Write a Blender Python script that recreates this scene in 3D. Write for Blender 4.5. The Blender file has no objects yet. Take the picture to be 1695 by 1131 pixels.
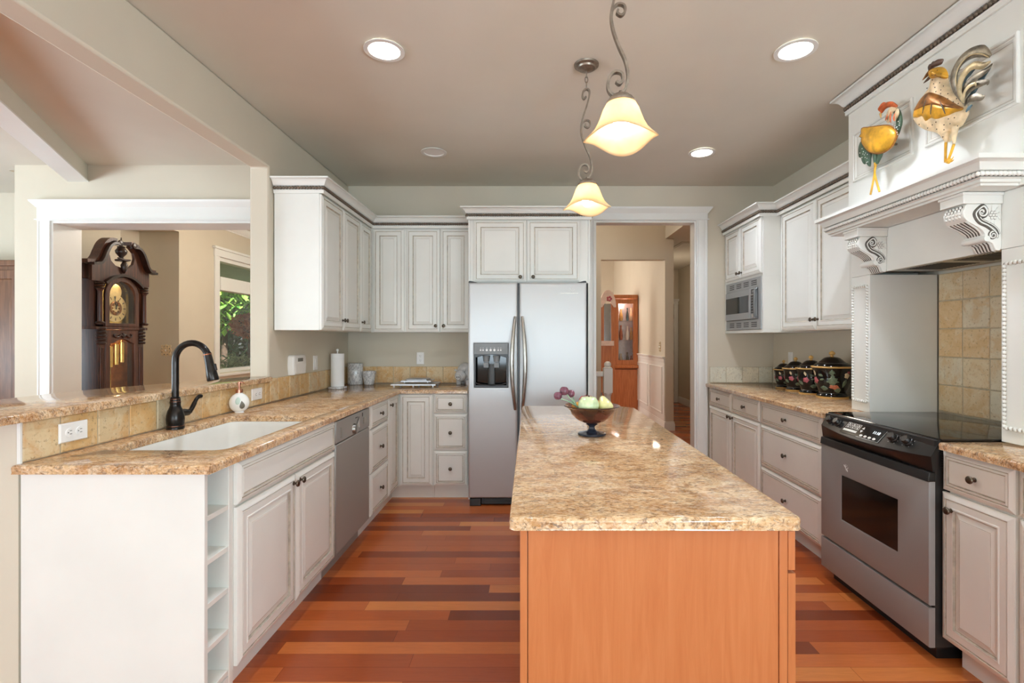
import bpy, bmesh, math, random
from mathutils import Matrix, Vector
random.seed(7)
PI = math.pi
SC = bpy.context.scene
COL = SC.collection

# ---------------------------------------------------------------- camera
CX, CY, FPX, EYE = 876.0, 561.0, 830.0, 1.335      # principal point, focal length (px of 1695x1131), eye height
cam_data = bpy.data.cameras.new('camera')
cam = bpy.data.objects.new('camera', cam_data)
COL.objects.link(cam)
cam.location = (0, 0, EYE)
cam.rotation_euler = (PI / 2, 0, 0)
cam_data.sensor_fit = 'HORIZONTAL'
cam_data.sensor_width = 36
cam_data.lens = 36 * FPX / 1695
cam_data.shift_x = -(CX - 847.5) / 1695
cam_data.shift_y = (CY - 565.5) / 1695
cam_data.clip_start = 0.05
SC.camera = cam

# ---------------------------------------------------------------- exposure, world, lights
SC.view_settings.view_transform = 'Standard'
SC.view_settings.look = 'None'
SC.view_settings.gamma = 1
SC.view_settings.use_curve_mapping = False
SC.view_settings.exposure = 1.2
cyc = SC.cycles
cyc.max_bounces = 9
cyc.diffuse_bounces = 5
cyc.glossy_bounces = 4
cyc.transmission_bounces = 8
cyc.transparent_max_bounces = 8
cyc.caustics_reflective = False
cyc.caustics_refractive = False
cyc.sample_clamp_indirect = 6
cyc.use_denoising = True

w = bpy.data.worlds.new('world')
SC.world = w
w.use_nodes = True
wn = w.node_tree
bg = wn.nodes['Background']
sky = wn.nodes.new('ShaderNodeTexSky')
sky.sky_type = 'HOSEK_WILKIE'
sky.turbidity = 4
wn.links.new(sky.outputs[0], bg.inputs[0])
bg.inputs[1].default_value = 0.9


def lin(c):
    r = []
    for v in c[:3]:
        v = v / 255.0
        r.append(v / 12.92 if v <= 0.04045 else ((v + 0.055) / 1.055) ** 2.4)
    return (*r, 1)


def area(name, loc, rot, sx, sy, watts, color=(255, 255, 255)):
    l = bpy.data.lights.new(name, 'AREA')
    l.shape = 'RECTANGLE'
    l.size, l.size_y = sx, sy
    l.energy = watts
    l.color = lin(color)[:3]
    o = bpy.data.objects.new(name, l)
    o.location = loc
    o.rotation_euler = rot
    COL.objects.link(o)
    return o


def point(name, loc, watts, r=0.05, color=(255, 214, 160)):
    l = bpy.data.lights.new(name, 'POINT')
    l.energy = watts
    l.shadow_soft_size = r
    l.color = lin(color)[:3]
    o = bpy.data.objects.new(name, l)
    o.location = loc
    COL.objects.link(o)
    return o


def spot(name, loc, watts, angle=136, r=0.07, color=(232, 241, 255)):
    l = bpy.data.lights.new(name, 'SPOT')
    l.energy = watts
    l.spot_size = math.radians(angle)
    l.spot_blend = 0.9
    l.shadow_soft_size = r
    l.color = lin(color)[:3]
    o = bpy.data.objects.new(name, l)
    o.location = loc
    COL.objects.link(o)
    return o


# daylight from the family room behind the camera, then unseen fill lamps added for brightness
DAY = (217, 240, 255)
UP = math.radians(40)        # tilts the added side lamp up, to light the ceiling rather than the floor
area('daylight_family_room_windows', (-.9, -7.6, 1.40), (PI / 2 + math.radians(48), 0, 0), 9.0, 2.4, 330, DAY)
area('nook_fill_area', (-6.9, .7, 1.3), (PI / 2 + math.radians(48), 0, -PI / 2), 5.0, 2.1, 205, DAY)  # unseen panel, added to bring light in from the left
area('side_fill_area', (2.28, -1.9, 1.45), (PI / 2 + UP, 0, PI / 2), 3.2, 1.6, 165, DAY)  # no window here; panel added to light the header and left-run fronts
area('entry_fill_area', (-4.36, 9.8, 1.7), (PI / 2, 0, -PI / 2), 1.7, 2.0, 40, DAY)  # panel on the solid wall, added to brighten the entry
area('hall_left_area', (-0.85, 9.6, 2.0), (PI / 2, 0, -PI / 2), 1.6, 1.8, 34, (255, 246, 235))  # no window here; unseen lamp, throws the curio's shadow to the right
point('hall_fill_point', (2.55, 8.9, 2.0), 4, 0.2, (255, 236, 214))  # unseen point light, added because the corridor was dark
point('stair_hall_fill_point', (.6, 6.0, 3.0), 12, 0.15, (255, 240, 222))  # unseen point light, added to brighten the stair hall
point('entry_fill_point', (-2.7, 6.2, 2.75), 26, 0.15, (250, 240, 226))  # unseen point light, added for the entry wall and clock
sun = bpy.data.lights.new('sun', 'SUN')
sun.energy = 8
sun.angle = 0.02
so = bpy.data.objects.new('sun', sun)
so.rotation_mode = 'QUATERNION'
so.rotation_quaternion = Vector((-.45, .6, -.66)).to_track_quat('-Z', 'Y')
COL.objects.link(so)


# ---------------------------------------------------------------- materials
MATS = {}


class NT:
    def __init__(self, name):
        self.m = bpy.data.materials.new(name)
        self.m.use_nodes = True
        self.t = self.m.node_tree
        self.b = self.t.nodes['Principled BSDF']
        MATS[name] = self.m

    def n(self, typ, **kw):
        nd = self.t.nodes.new(typ)
        for k, v in kw.items():
            if k.startswith('i_'):
                nd.inputs[k[2:].replace('_', ' ')].default_value = v
            elif k.startswith('d'):
                try:
                    nd.inputs[int(k[1:])].default_value = v
                except ValueError:
                    setattr(nd, k, v)
            else:
                setattr(nd, k, v)
        return nd

    def l(self, a, b):
        self.t.links.new(a, b)

    def set(self, **kw):
        for k, v in kw.items():
            self.b.inputs[k.replace('_', ' ')].default_value = v

    def pos(self, scale=(1, 1, 1)):
        g = self.n('ShaderNodeNewGeometry')
        mp = self.n('ShaderNodeMapping')
        mp.inputs['Scale'].default_value = scale
        self.l(g.outputs['Position'], mp.inputs['Vector'])
        return mp.outputs[0]

    def noise(self, vec, scale, detail=4, rough=0.55, dist=0.0):
        nd = self.n('ShaderNodeTexNoise')
        nd.inputs['Scale'].default_value = scale
        nd.inputs['Detail'].default_value = detail
        nd.inputs['Roughness'].default_value = rough
        nd.inputs['Distortion'].default_value = dist
        self.l(vec, nd.inputs['Vector'])
        return nd.outputs[0]

    def ramp(self, fac, stops, interp='LINEAR'):
        nd = self.n('ShaderNodeValToRGB')
        cr = nd.color_ramp
        cr.interpolation = interp
        while len(cr.elements) > 1:
            cr.elements.remove(cr.elements[-1])
        cr.elements[0].position = stops[0][0]
        cr.elements[0].color = lin(stops[0][1])
        for p, c in stops[1:]:
            e = cr.elements.new(p)
            e.color = lin(c)
        self.l(fac, nd.inputs[0])
        return nd.outputs[0]

    def mix(self, fac, a, b, mode='MIX'):
        nd = self.n('ShaderNodeMix', data_type='RGBA', blend_type=mode)
        for sock, v in ((nd.inputs[0], fac), (nd.inputs[6], a), (nd.inputs[7], b)):
            if hasattr(v, 'is_output'):
                self.l(v, sock)
            elif isinstance(v, (int, float)):
                sock.default_value = v
            else:
                sock.default_value = lin(v)
        return nd.outputs[2]

    def math(self, op, a, b=None, c=None):
        nd = self.n('ShaderNodeMath', operation=op)
        for i, v in enumerate((a, b, c)):
            if v is None:
                continue
            if hasattr(v, 'is_output'):
                self.l(v, nd.inputs[i])
            else:
                nd.inputs[i].default_value = v
        return nd.outputs[0]

    def bump(self, h, strength=0.2, dist=0.002):
        nd = self.n('ShaderNodeBump')
        nd.inputs['Strength'].default_value = strength
        nd.inputs['Distance'].default_value = dist
        self.l(h, nd.inputs['Height'])
        self.l(nd.outputs[0], self.b.inputs['Normal'])


def simple(name, col, rough=0.5, metal=0.0, var=0.06, scale=14, bump=0.0, bscale=120, **kw):
    t = NT(name)
    p = t.pos()
    n = t.noise(p, scale, 3)
    c2 = tuple(max(0, v * (1 - var)) for v in col)
    c3 = tuple(min(255, v * (1 + var * 0.5)) for v in col)
    t.l(t.ramp(n, [(0.3, c2), (0.7, c3)]), t.b.inputs['Base Color'])
    t.set(Roughness=rough, Metallic=metal)
    for k, v in kw.items():
        t.b.inputs[k.replace('_', ' ')].default_value = v
    if bump:
        t.bump(t.noise(p, bscale, 2), bump, 0.002)
    return t.m


simple('wall_paint', (208, 199, 181), 0.75, var=0.015, scale=2, bump=0.06, bscale=260)
simple('ceiling_paint', (216, 211, 198), 0.85, var=0.015, scale=2, bump=0.08, bscale=200)
simple('white_trim', (228, 228, 224), 0.35, var=0.01, scale=3)
simple('cabinet_white', (230, 230, 224), 0.36, var=0.015, scale=4)
simple('cabinet_glaze', (184, 174, 158), 0.45, var=0.15, scale=30)
simple('bronze_rope', (112, 98, 84), 0.42, 0.35, var=0.2, scale=60)
simple('dark_glaze', (92, 86, 78), 0.5, var=0.2, scale=60)
simple('knob_pewter', (98, 88, 76), 0.32, 0.85, var=0.15, scale=60)
simple('oil_bronze', (46, 42, 40), 0.25, 0.75, var=0.2, scale=50)
simple('copper_edge', (150, 92, 66), 0.3, 0.9, var=0.2)
simple('black_plastic', (30, 29, 28), 0.32, var=0.1)
simple('black_gloss', (10, 10, 11), 0.06, var=0.1)
simple('grey_plastic', (120, 122, 122), 0.4, var=0.05)
simple('white_plastic', (238, 236, 233), 0.4, var=0.01)
simple('porcelain', (240, 240, 236), 0.12, var=0.01)
simple('chrome', (200, 200, 200), 0.12, 1.0, var=0.03)
simple('satin_metal', (176, 172, 164), 0.3, 1.0, var=0.06)
simple('iron_bronze', (150, 138, 124), 0.38, 0.8, var=0.15, scale=40)
simple('lcd', (96, 98, 92), 0.3, var=0.05)
simple('paper', (243, 243, 243), 0.9, var=0.01, bump=0.2, bscale=300)
simple('grout', (190, 176, 150), 0.85, var=0.1, scale=40)
simple('dark_wood', (70, 38, 26), 0.25, var=0.35, scale=9)
simple('carved_dark_wood', (48, 28, 20), 0.3, var=0.35, scale=30)
simple('brass', (226, 186, 104), 0.22, 1.0, var=0.08)
simple('dial_face', (230, 202, 140), 0.35, 0.3, var=0.05, scale=40)
simple('yellow_enamel', (224, 166, 50), 0.35, 0.25, var=0.28, scale=16)
simple('cream_enamel', (226, 200, 160), 0.4, 0.1, var=0.18, scale=18)
simple('rust_enamel', (158, 104, 50), 0.4, 0.35, var=0.4, scale=22)
simple('green_enamel', (74, 98, 78), 0.4, 0.15, var=0.25, scale=25)
simple('red_enamel', (204, 100, 50), 0.4, 0.1, var=0.25, scale=25)
simple('comb_metal', (104, 82, 72), 0.4, 0.5, var=0.2, scale=25)
simple('feather_metal', (140, 132, 116), 0.35, 0.55, var=0.35, scale=26)
simple('feather_gold', (196, 178, 138), 0.35, 0.4, var=0.3, scale=26)
simple('feather_blue', (98, 124, 134), 0.4, 0.3, var=0.25, scale=26)
simple('ceramic_black', (16, 14, 13), 0.08, var=0.2)
simple('ceramic_gold', (214, 170, 100), 0.25, var=0.1)
simple('pottery_green', (104, 118, 94), 0.25, var=0.2, scale=60)
simple('pottery_pink', (190, 98, 108), 0.25, var=0.25, scale=80)
simple('pottery_cream', (226, 206, 170), 0.25, var=0.15, scale=80)
simple('pottery_orange', (196, 116, 84), 0.25, var=0.15, scale=80)
simple('pig_glaze', (206, 206, 206), 0.15, var=0.08, scale=30)
simple('tray_silver', (205, 205, 208), 0.3, 0.5, var=0.08)
simple('tray_wood', (150, 130, 118), 0.5, var=0.2)
simple('rose_gold', (196, 140, 118), 0.2, 1.0, var=0.05)
simple('mint', (196, 216, 204), 0.3, var=0.05)
simple('slate_leaf', (112, 108, 96), 0.35, var=0.15, scale=200)
simple('soft_pink', (240, 216, 204), 0.6, var=0.06)
simple('oak', (192, 120, 68), 0.4, var=0.2, scale=12)
simple('bark', (84, 66, 50), 0.9, var=0.3)
simple('lawn', (120, 140, 84), 0.9, var=0.3, scale=8)
simple('siding', (166, 160, 150), 0.8, var=0.05)
simple('flower_violet', (120, 72, 88), 0.1, var=0.3, scale=60)
simple('glass_leaf', (150, 180, 150), 0.12, var=0.2, scale=50)
simple('apple_green', (206, 222, 176), 0.18, var=0.12, scale=40)
simple('pear_yellow', (226, 222, 160), 0.18, var=0.1, scale=40)
simple('orange_glass', (232, 158, 60), 0.15, var=0.1, scale=40)
simple('red_glass', (170, 50, 44), 0.15, var=0.2, scale=40)
simple('stem_brown', (70, 52, 40), 0.5)
simple('range_steel_dark', (60, 58, 56), 0.4, 0.4)
simple('oven_interior', (20, 16, 14), 0.12, var=0.3)
simple('white_mark', (225, 225, 222), 0.5)


def leaf_mat(name, a, b):
    t = NT(name)
    g = t.n('ShaderNodeNewGeometry')
    t.l(t.ramp(g.outputs['Random Per Island'], [(0.0, a), (1.0, b)]), t.b.inputs['Base Color'])
    t.set(Roughness=0.6)
    t.b.inputs['Transmission Weight'].default_value = 0.0
    return t.m


leaf_mat('leaf_green', (60, 120, 40), (170, 205, 90))
leaf_mat('leaf_dark', (24, 50, 34), (84, 130, 90))
leaf_mat('leaf_red', (190, 84, 64), (240, 150, 116))
leaf_mat('leaf_pale', (90, 120, 70), (190, 205, 150))


def stainless(name, col, rough, sc):
    t = NT(name)
    p = t.pos(sc)
    n = t.noise(p, 60, 3)
    r = t.n('ShaderNodeMapRange')
    r.inputs[3].default_value = rough * 0.85
    r.inputs[4].default_value = rough * 1.2
    t.l(n, r.inputs[0])
    t.l(r.outputs[0], t.b.inputs['Roughness'])
    t.set(Metallic=0.5, Base_Color=lin(col), Anisotropic=0.7, Anisotropic_Rotation=0.0)
    tg = t.n('ShaderNodeTangent', direction_type='RADIAL', axis='Z')
    t.l(tg.outputs[0], t.b.inputs['Tangent'])
    t.bump(n, 0.03, 0.001)


stainless('fridge_steel', (193, 194, 194), 0.46, (1, 1, 40))
stainless('range_steel', (163, 164, 163), 0.48, (1, 40, 1))
stainless('washer_steel', (172, 172, 167), 0.5, (1, 40, 1))


def emission(name, col, strength, base=(255, 255, 255)):
    t = NT(name)
    t.set(Base_Color=lin(base), Emission_Color=lin(col), Emission_Strength=strength)


emission('can_lens', (255, 246, 232), 9.0)
emission('bulb', (255, 244, 222), 14.0)
emission('display_glow', (220, 230, 235), 0.9, (20, 20, 20))

# window glass, thin: mostly clear, mirror-like at grazing angles
t = NT('clear_glass')
tr = t.n('ShaderNodeBsdfTransparent')
gl = t.n('ShaderNodeBsdfGlossy')
gl.inputs['Roughness'].default_value = 0.02
fr = t.n('ShaderNodeLayerWeight')
mx = t.n('ShaderNodeMixShader')
t.l(t.math('MULTIPLY_ADD', t.math('POWER', fr.outputs['Facing'], 4.0), 0.5, 0.03), mx.inputs[0])
t.l(tr.outputs[0], mx.inputs[1])
t.l(gl.outputs[0], mx.inputs[2])
t.l(mx.outputs[0], t.t.nodes['Material Output'].inputs[0])

# amber pressed-glass bowl
t = NT('amethyst_glass')
t.set(Base_Color=lin((176, 120, 100)), Roughness=0.05, Transmission_Weight=0.9, IOR=1.45)
t = NT('smoke_glass')
t.set(Base_Color=lin((60, 66, 84)), Roughness=0.04, Transmission_Weight=0.6, IOR=1.45)

# alabaster lamp shade glass
t = NT('shade_glass')
p = t.pos()
c = t.ramp(t.noise(p, 14, 4), [(0.3, (253, 228, 184)), (0.75, (255, 240, 212))])
df = t.n('ShaderNodeBsdfDiffuse')
tl = t.n('ShaderNodeBsdfTranslucent')
gs = t.n('ShaderNodeBsdfGlossy')
gs.inputs['Roughness'].default_value = 0.25
m1 = t.n('ShaderNodeMixShader')
m1.inputs[0].default_value = 0.55
m2 = t.n('ShaderNodeMixShader')
m2.inputs[0].default_value = 0.05
t.l(c, df.inputs[0])
t.l(c, tl.inputs[0])
t.l(df.outputs[0], m1.inputs[1])
t.l(tl.outputs[0], m1.inputs[2])
t.l(m1.outputs[0], m2.inputs[1])
t.l(gs.outputs[0], m2.inputs[2])
t.l(m2.outputs[0], t.t.nodes['Material Output'].inputs[0])

# granite
t = NT('granite')
p = t.pos((0.75, 1.35, 1.0))
n1 = t.noise(p, 9, 8, 0.7, 1.0)
base = t.ramp(n1, [(0.34, (150, 100, 54)), (0.44, (196, 142, 86)), (0.53, (218, 172, 120)), (0.65, (234, 200, 156))])
n3 = t.noise(p, 30, 7, 0.72, 0.8)
q = t.ramp(n3, [(0.52, (0, 0, 0)), (0.60, (255, 255, 255))])
base = t.mix(t.math('MULTIPLY', q, 0.5), base, (240, 220, 188))
n4 = t.noise(p, 52, 7, 0.75, 1.0)
q4 = t.ramp(n4, [(0.42, (255, 255, 255)), (0.49, (0, 0, 0))])
base = t.mix(t.math('MULTIPLY', q4, 0.85), base, (122, 80, 42))
p9 = t.pos((0.75, 1.35, 1.0))
n2 = t.noise(p9, 36, 8, 0.78, 1.6)
q2 = t.ramp(n2, [(0.37, (255, 255, 255)), (0.415, (0, 0, 0))])
base = t.mix(t.math('MULTIPLY', q2, 0.9), base, (72, 62, 56))
vo = t.n('ShaderNodeTexVoronoi')
vo.inputs['Scale'].default_value = 190
t.l(p, vo.inputs['Vector'])
sv = t.n('ShaderNodeSeparateColor')
t.l(vo.outputs['Color'], sv.inputs[0])
base = t.mix(0.24, base, t.ramp(sv.outputs[0], [(0, (104, 72, 44)), (1, (255, 244, 222))]))
t.l(base, t.b.inputs['Base Color'])
t.set(Roughness=0.08)

# tumbled stone tiles: every tile (island) has a tone of its own
for nm, stops, stain in (('stone_tile', [(0.0, (224, 196, 150)), (0.35, (216, 184, 134)), (0.6, (222, 200, 160)), (0.8, (212, 174, 118)), (1.0, (212, 196, 164))], (206, 148, 76)),
                         ('pale_tile', [(0.0, (226, 222, 208)), (0.5, (214, 214, 200)), (1.0, (228, 216, 192))], (196, 190, 172)),
                         ('range_tile', [(0.0, (224, 200, 160)), (0.4, (218, 208, 184)), (0.7, (222, 190, 144)), (1.0, (214, 196, 162))], (208, 168, 112))):
    t = NT(nm)
    g = t.n('ShaderNodeNewGeometry')
    p = t.pos()
    c = t.ramp(g.outputs['Random Per Island'], stops)
    nn = t.noise(p, 9, 6, 0.65, 1.2)
    c = t.mix(t.ramp(nn, [(0.46, (0, 0, 0)), (0.62, (200, 200, 200))]), c, stain)
    n7 = t.noise(p, 16, 6, 0.7, 0.8)
    c = t.mix(t.ramp(n7, [(0.52, (0, 0, 0)), (0.66, (170, 170, 170))]), c, (232, 222, 196))
    n5 = t.noise(p, 70, 6, 0.7)
    pit = t.ramp(n5, [(0.35, (210, 210, 210)), (0.43, (0, 0, 0))])
    c = t.mix(pit, c, (146, 112, 74))
    t.l(c, t.b.inputs['Base Color'])
    t.set(Roughness=0.5)
    t.bump(n5, 0.35, 0.004)

# cherry-red plank floor, boards running left-right
t = NT('plank_floor')
g = t.n('ShaderNodeNewGeometry')
sp = t.n('ShaderNodeSeparateXYZ')
t.l(g.outputs['Position'], sp.inputs[0])
BW = 0.0853
ry = t.math('DIVIDE', t.math('ADD', sp.outputs[1], 10.0 - 0.010), BW)
row = t.math('FLOOR', ry)
wn1 = t.n('ShaderNodeTexWhiteNoise', noise_dimensions='1D')
t.l(row, wn1.inputs['W'])
px = t.math('DIVIDE', t.math('ADD', sp.outputs[0], t.math('MULTIPLY', wn1.outputs[0], 3.1)), 1.15)
plank = t.math('FLOOR', px)
cmb = t.n('ShaderNodeCombineXYZ')
t.l(row, cmb.inputs[0])
t.l(plank, cmb.inputs[1])
wn2 = t.n('ShaderNodeTexWhiteNoise', noise_dimensions='3D')
t.l(cmb.outputs[0], wn2.inputs['Vector'])
tone = t.ramp(wn2.outputs[0], [(0.0, (122, 54, 26)), (0.2, (156, 74, 36)), (0.5, (176, 88, 42)), (0.8, (194, 106, 54)), (0.93, (206, 122, 62)), (1.0, (220, 148, 84))])
p = t.pos((2.2, 26, 1))
off = t.n('ShaderNodeVectorMath', operation='ADD')
t.l(p, off.inputs[0])
t.l(wn2.outputs[1], off.inputs[1])
gr = t.noise(off.outputs[0], 3.0, 7, 0.62, 1.2)
tone = t.mix(t.ramp(gr, [(0.3, (110, 110, 110)), (0.6, (0, 0, 0))]), tone, (92, 42, 24))
fy = t.math('FRACT', ry)
fx = t.math('FRACT', px)
ey = t.math('MINIMUM', fy, t.math('SUBTRACT', 1.0, fy))
ex = t.math('MULTIPLY', t.math('MINIMUM', fx, t.math('SUBTRACT', 1.0, fx)), 1.15 / BW)
seam = t.math('LESS_THAN', t.math('MINIMUM', ey, ex), 0.012)
tone = t.mix(t.math('MULTIPLY', seam, 0.55), tone, (50, 20, 12))
t.l(tone, t.b.inputs['Base Color'])
t.set(Roughness=0.22)
t.bump(gr, 0.05, 0.001)

# woods with grain along z
for nm, a, b, c_, rg in (('cherry_wood', (190, 116, 68), (182, 107, 61), (197, 124, 76), 0.34),
                         ('oak_wood', (196, 122, 70), (168, 96, 52), (210, 140, 86), 0.4),
                         ('mahogany', (74, 40, 27), (44, 22, 15), (104, 60, 40), 0.4),
                         ('walnut_door', (110, 72, 48), (84, 54, 36), (130, 90, 62), 0.4)):
    t = NT(nm)
    p = t.pos((14, 14, 0.9))
    n = t.noise(p, 3.2, 8, 0.62, 1.0)
    p2 = t.pos((3, 3, 0.6))
    n2 = t.noise(p2, 1.6, 3)
    c1 = t.ramp(n, [(0.3, b), (0.5, a), (0.7, c_)])
    c1 = t.mix(t.ramp(n2, [(0.35, (90, 90, 90)), (0.65, (0, 0, 0))]), c1, b)
    t.l(c1, t.b.inputs['Base Color'])
    t.set(Roughness=rg)

# grey-white marble
t = NT('marble')
p = t.pos((1, 1, 0.45))
n = t.noise(p, 22, 6, 0.6, 2.5)
t.l(t.ramp(n, [(0.42, (222, 222, 222)), (0.5, (150, 152, 156)), (0.55, (216, 216, 216))]), t.b.inputs['Base Color'])
t.set(Roughness=0.15)

# brushed tone of the glazed brick-a-brac behind the curio glass
t = NT('curio_things')
g = t.n('ShaderNodeNewGeometry')
t.l(t.ramp(g.outputs['Random Per Island'], [(0, (60, 70, 86)), (0.3, (150, 160, 160)), (0.6, (206, 190, 140)), (0.8, (110, 120, 120)), (1, (120, 70, 70))]), t.b.inputs['Base Color'])
t.set(Roughness=0.2)


def M(n):
    return MATS[n]


# ---------------------------------------------------------------- mesh helpers
ROOT = {}


def PX(px, py, Y):
    """point seen at pixel (px, py) at distance Y"""
    return Vector(((px - CX) * Y / FPX, Y, EYE - (py - CY) * Y / FPX))


def frame(o, u, n):
    """local (a, b, c) -> o + a*u + b*n + c*z ; u along the face, n outward"""
    u, n = Vector(u), Vector(n)
    return Matrix(((u.x, n.x, 0, o[0]), (u.y, n.y, 0, o[1]), (0, 0, 1, o[2]), (0, 0, 0, 1)))


FX = lambda x, y, z: frame((x, y, z), (0, 1, 0), (1, 0, 0))       # faces +X, a runs away from the camera
FNX = lambda x, y, z: frame((x, y, z), (0, 1, 0), (-1, 0, 0))     # faces -X
FNY = lambda x, y, z: frame((x, y, z), (1, 0, 0), (0, -1, 0))     # faces the camera
ID = Matrix.Identity(4)


class MB:
    def __init__(self):
        self.v, self.f, self.m = [], [], []
        self.mi = 0

    def add(self, pts, faces, T=None):
        k = len(self.v)
        self.v += [tuple(T @ Vector(p)) if T is not None else tuple(p) for p in pts]
        for f in faces:
            self.f.append([i + k for i in f])
            self.m.append(self.mi)
        return self

    def mat(self, i):
        self.mi = i
        return self

    def box(self, x0, x1, y0, y1, z0, z1, T=None):
        p = [(x0, y0, z0), (x1, y0, z0), (x1, y1, z0), (x0, y1, z0), (x0, y0, z1), (x1, y0, z1), (x1, y1, z1), (x0, y1, z1)]
        return self.add(p, [(3, 2, 1, 0), (4, 5, 6, 7), (0, 1, 5, 4), (1, 2, 6, 5), (2, 3, 7, 6), (3, 0, 4, 7)], T)

    def loft(self, rings, closed=True, cap0=True, cap1=True, T=None, wrap=False):
        n = len(rings[0])
        pts = [p for r in rings for p in r]
        fs = []
        R = len(rings)
        for i in range(R - 1 + (1 if wrap else 0)):
            a, b = i * n, ((i + 1) % R) * n
            for j in range(n if closed else n - 1):
                k = (j + 1) % n
                fs.append((a + j, a + k, b + k, b + j))
        if cap0 and not wrap:
            fs.append(tuple(range(n - 1, -1, -1)))
        if cap1 and not wrap:
            fs.append(tuple(range((R - 1) * n, R * n)))
        return self.add(pts, fs, T)

    def lathe(self, prof, c=(0, 0, 0), n=24, T=None, sx=1, sy=1, axis='z'):
        rings = []
        for r, z in prof:
            ring = []
            for k in range(n):
                a = 2 * PI * k / n
                x, y = max(r, 1e-4) * math.cos(a) * sx, max(r, 1e-4) * math.sin(a) * sy
                if axis == 'z':
                    q = (c[0] + x, c[1] + y, c[2] + z)
                elif axis == 'y':
                    q = (c[0] + x, c[1] + z, c[2] + y)
                else:
                    q = (c[0] + z, c[1] + x, c[2] + y)
                ring.append(q)
            rings.append(ring)
        return self.loft(rings, T=T)

    def tube(self, pts, r, n=8, T=None, closed=False, sq=None, flat=(1, 1), up=(0, 0, 1), cap=True):
        pts = [Vector(p) for p in pts]
        N = len(pts)
        rs = r if isinstance(r, (list, tuple)) else [r] * N
        rings = []
        U = None
        for i, p in enumerate(pts):
            if closed:
                d = pts[(i + 1) % N] - pts[i - 1]
            else:
                d = pts[min(i + 1, N - 1)] - pts[max(i - 1, 0)]
            if d.length < 1e-9:
                d = Vector((0, 0, 1))
            d.normalize()
            if U is None:
                a = Vector(up)
                if abs(a.dot(d)) > 0.95:
                    a = Vector((1, 0, 0)) if abs(d.x) < 0.9 else Vector((0, 1, 0))
                U = (a - d * a.dot(d)).normalized()
            else:
                U = (U - d * U.dot(d))
                if U.length < 1e-6:
                    U = d.orthogonal()
                U.normalize()
            V = d.cross(U)
            ring = []
            if sq:
                for a, b in ((1, 1), (-1, 1), (-1, -1), (1, -1)):
                    ring.append(tuple(p + U * (a * sq[0] * (rs[i] if r != 1 else 1)) + V * (b * sq[1] * (rs[i] if r != 1 else 1))))
            else:
                for k in range(n):
                    a = 2 * PI * k / n
                    ring.append(tuple(p + U * (math.cos(a) * rs[i] * flat[0]) + V * (math.sin(a) * rs[i] * flat[1])))
            rings.append(ring)
        return self.loft(rings, T=T, wrap=closed, cap0=cap, cap1=cap)

    def prism(self, poly, d0, d1, T=None):
        """polygon (a, c) extruded along b from d0 to d1"""
        return self.loft([[(a, d0, c) for a, c in poly], [(a, d1, c) for a, c in poly]], T=T)

    def sphere(self, c, r, n=12, m=8, T=None, rot=None):
        r = r if isinstance(r, (tuple, list)) else (r, r, r)
        rings = []
        for i in range(m + 1):
            t = PI * i / m
            s, z = max(math.sin(t), 1e-3), -math.cos(t)
            ring = []
            for k in range(n):
                a = 2 * PI * k / n
                v = Vector((s * math.cos(a) * r[0], s * math.sin(a) * r[1], z * r[2]))
                if rot is not None:
                    v = rot @ v
                ring.append((c[0] + v.x, c[1] + v.y, c[2] + v.z))
            rings.append(ring)
        return self.loft(rings, T=T)

    def sweep(self, path, prof, side=1, z=0.0, cap=True, T=None, closed=False):
        """profile (out, dz) run along a horizontal polyline with mitred corners; side=1: out lies to the right"""
        P = [Vector((p[0], p[1])) for p in path]
        N = len(P)
        rings = []
        for i in range(N):
            if closed or 0 < i < N - 1:
                d0 = (P[i] - P[i - 1]).normalized()
                d1 = (P[(i + 1) % N] - P[i]).normalized()
            elif i == 0:
                d0 = d1 = (P[1] - P[0]).normalized()
            else:
                d0 = d1 = (P[i] - P[i - 1]).normalized()
            n0, n1 = Vector((d0.y, -d0.x)) * side, Vector((d1.y, -d1.x)) * side
            m = n0 + n1
            m = m / max(m.dot(n0), 0.2)
            rings.append([(P[i].x + m.x * o, P[i].y + m.y * o, z + dz) for o, dz in prof])
        return self.loft(rings, T=T, cap0=cap, cap1=cap, wrap=closed)

    def slab(self, outer, holes, z0, z1, steps=((0.0, 0.0),), T=None):
        """plate with holes; steps = (inset, drop) rings that round the upper edge, outermost first"""
        bm = bmesh.new()

        def off(poly, d, sgn):
            n = len(poly)
            A = sum(poly[i][0] * poly[(i + 1) % n][1] - poly[(i + 1) % n][0] * poly[i][1] for i in range(n))
            s = (1 if A > 0 else -1) * sgn
            out = []
            for i in range(n):
                p, q, r = Vector(poly[i - 1]), Vector(poly[i]), Vector(poly[(i + 1) % n])
                e0, e1 = (q - p).normalized(), (r - q).normalized()
                n0, n1 = Vector((-e0.y, e0.x)) * s, Vector((-e1.y, e1.x)) * s
                m = n0 + n1
                m = m / max(m.dot(n0), 0.3)
                out.append((q.x + m.x * d, q.y + m.y * d))
            return out
        top_loops, bot_loops = [], []
        for k, poly in enumerate([outer] + list(holes)):
            sgn = 1 if k == 0 else -1
            rings = [[bm.verts.new((x, y, z0)) for x, y in poly]]
            for ins, drop in steps:
                rings.append([bm.verts.new((x, y, z1 - drop)) for x, y in off(poly, ins, sgn)])
            n = len(poly)
            for a, b in zip(rings, rings[1:]):
                for j in range(n):
                    bm.faces.new((a[j], a[(j + 1) % n], b[(j + 1) % n], b[j]))
            top_loops.append(rings[-1])
            bot_loops.append(rings[0])
        for loops in (top_loops, bot_loops):
            es = []
            for lp in loops:
                for j in range(len(lp)):
                    e = bm.edges.get((lp[j], lp[(j + 1) % len(lp)]))
                    es.append(e)
            bmesh.ops.triangle_fill(bm, use_beauty=True, use_dissolve=False, edges=es)
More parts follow.
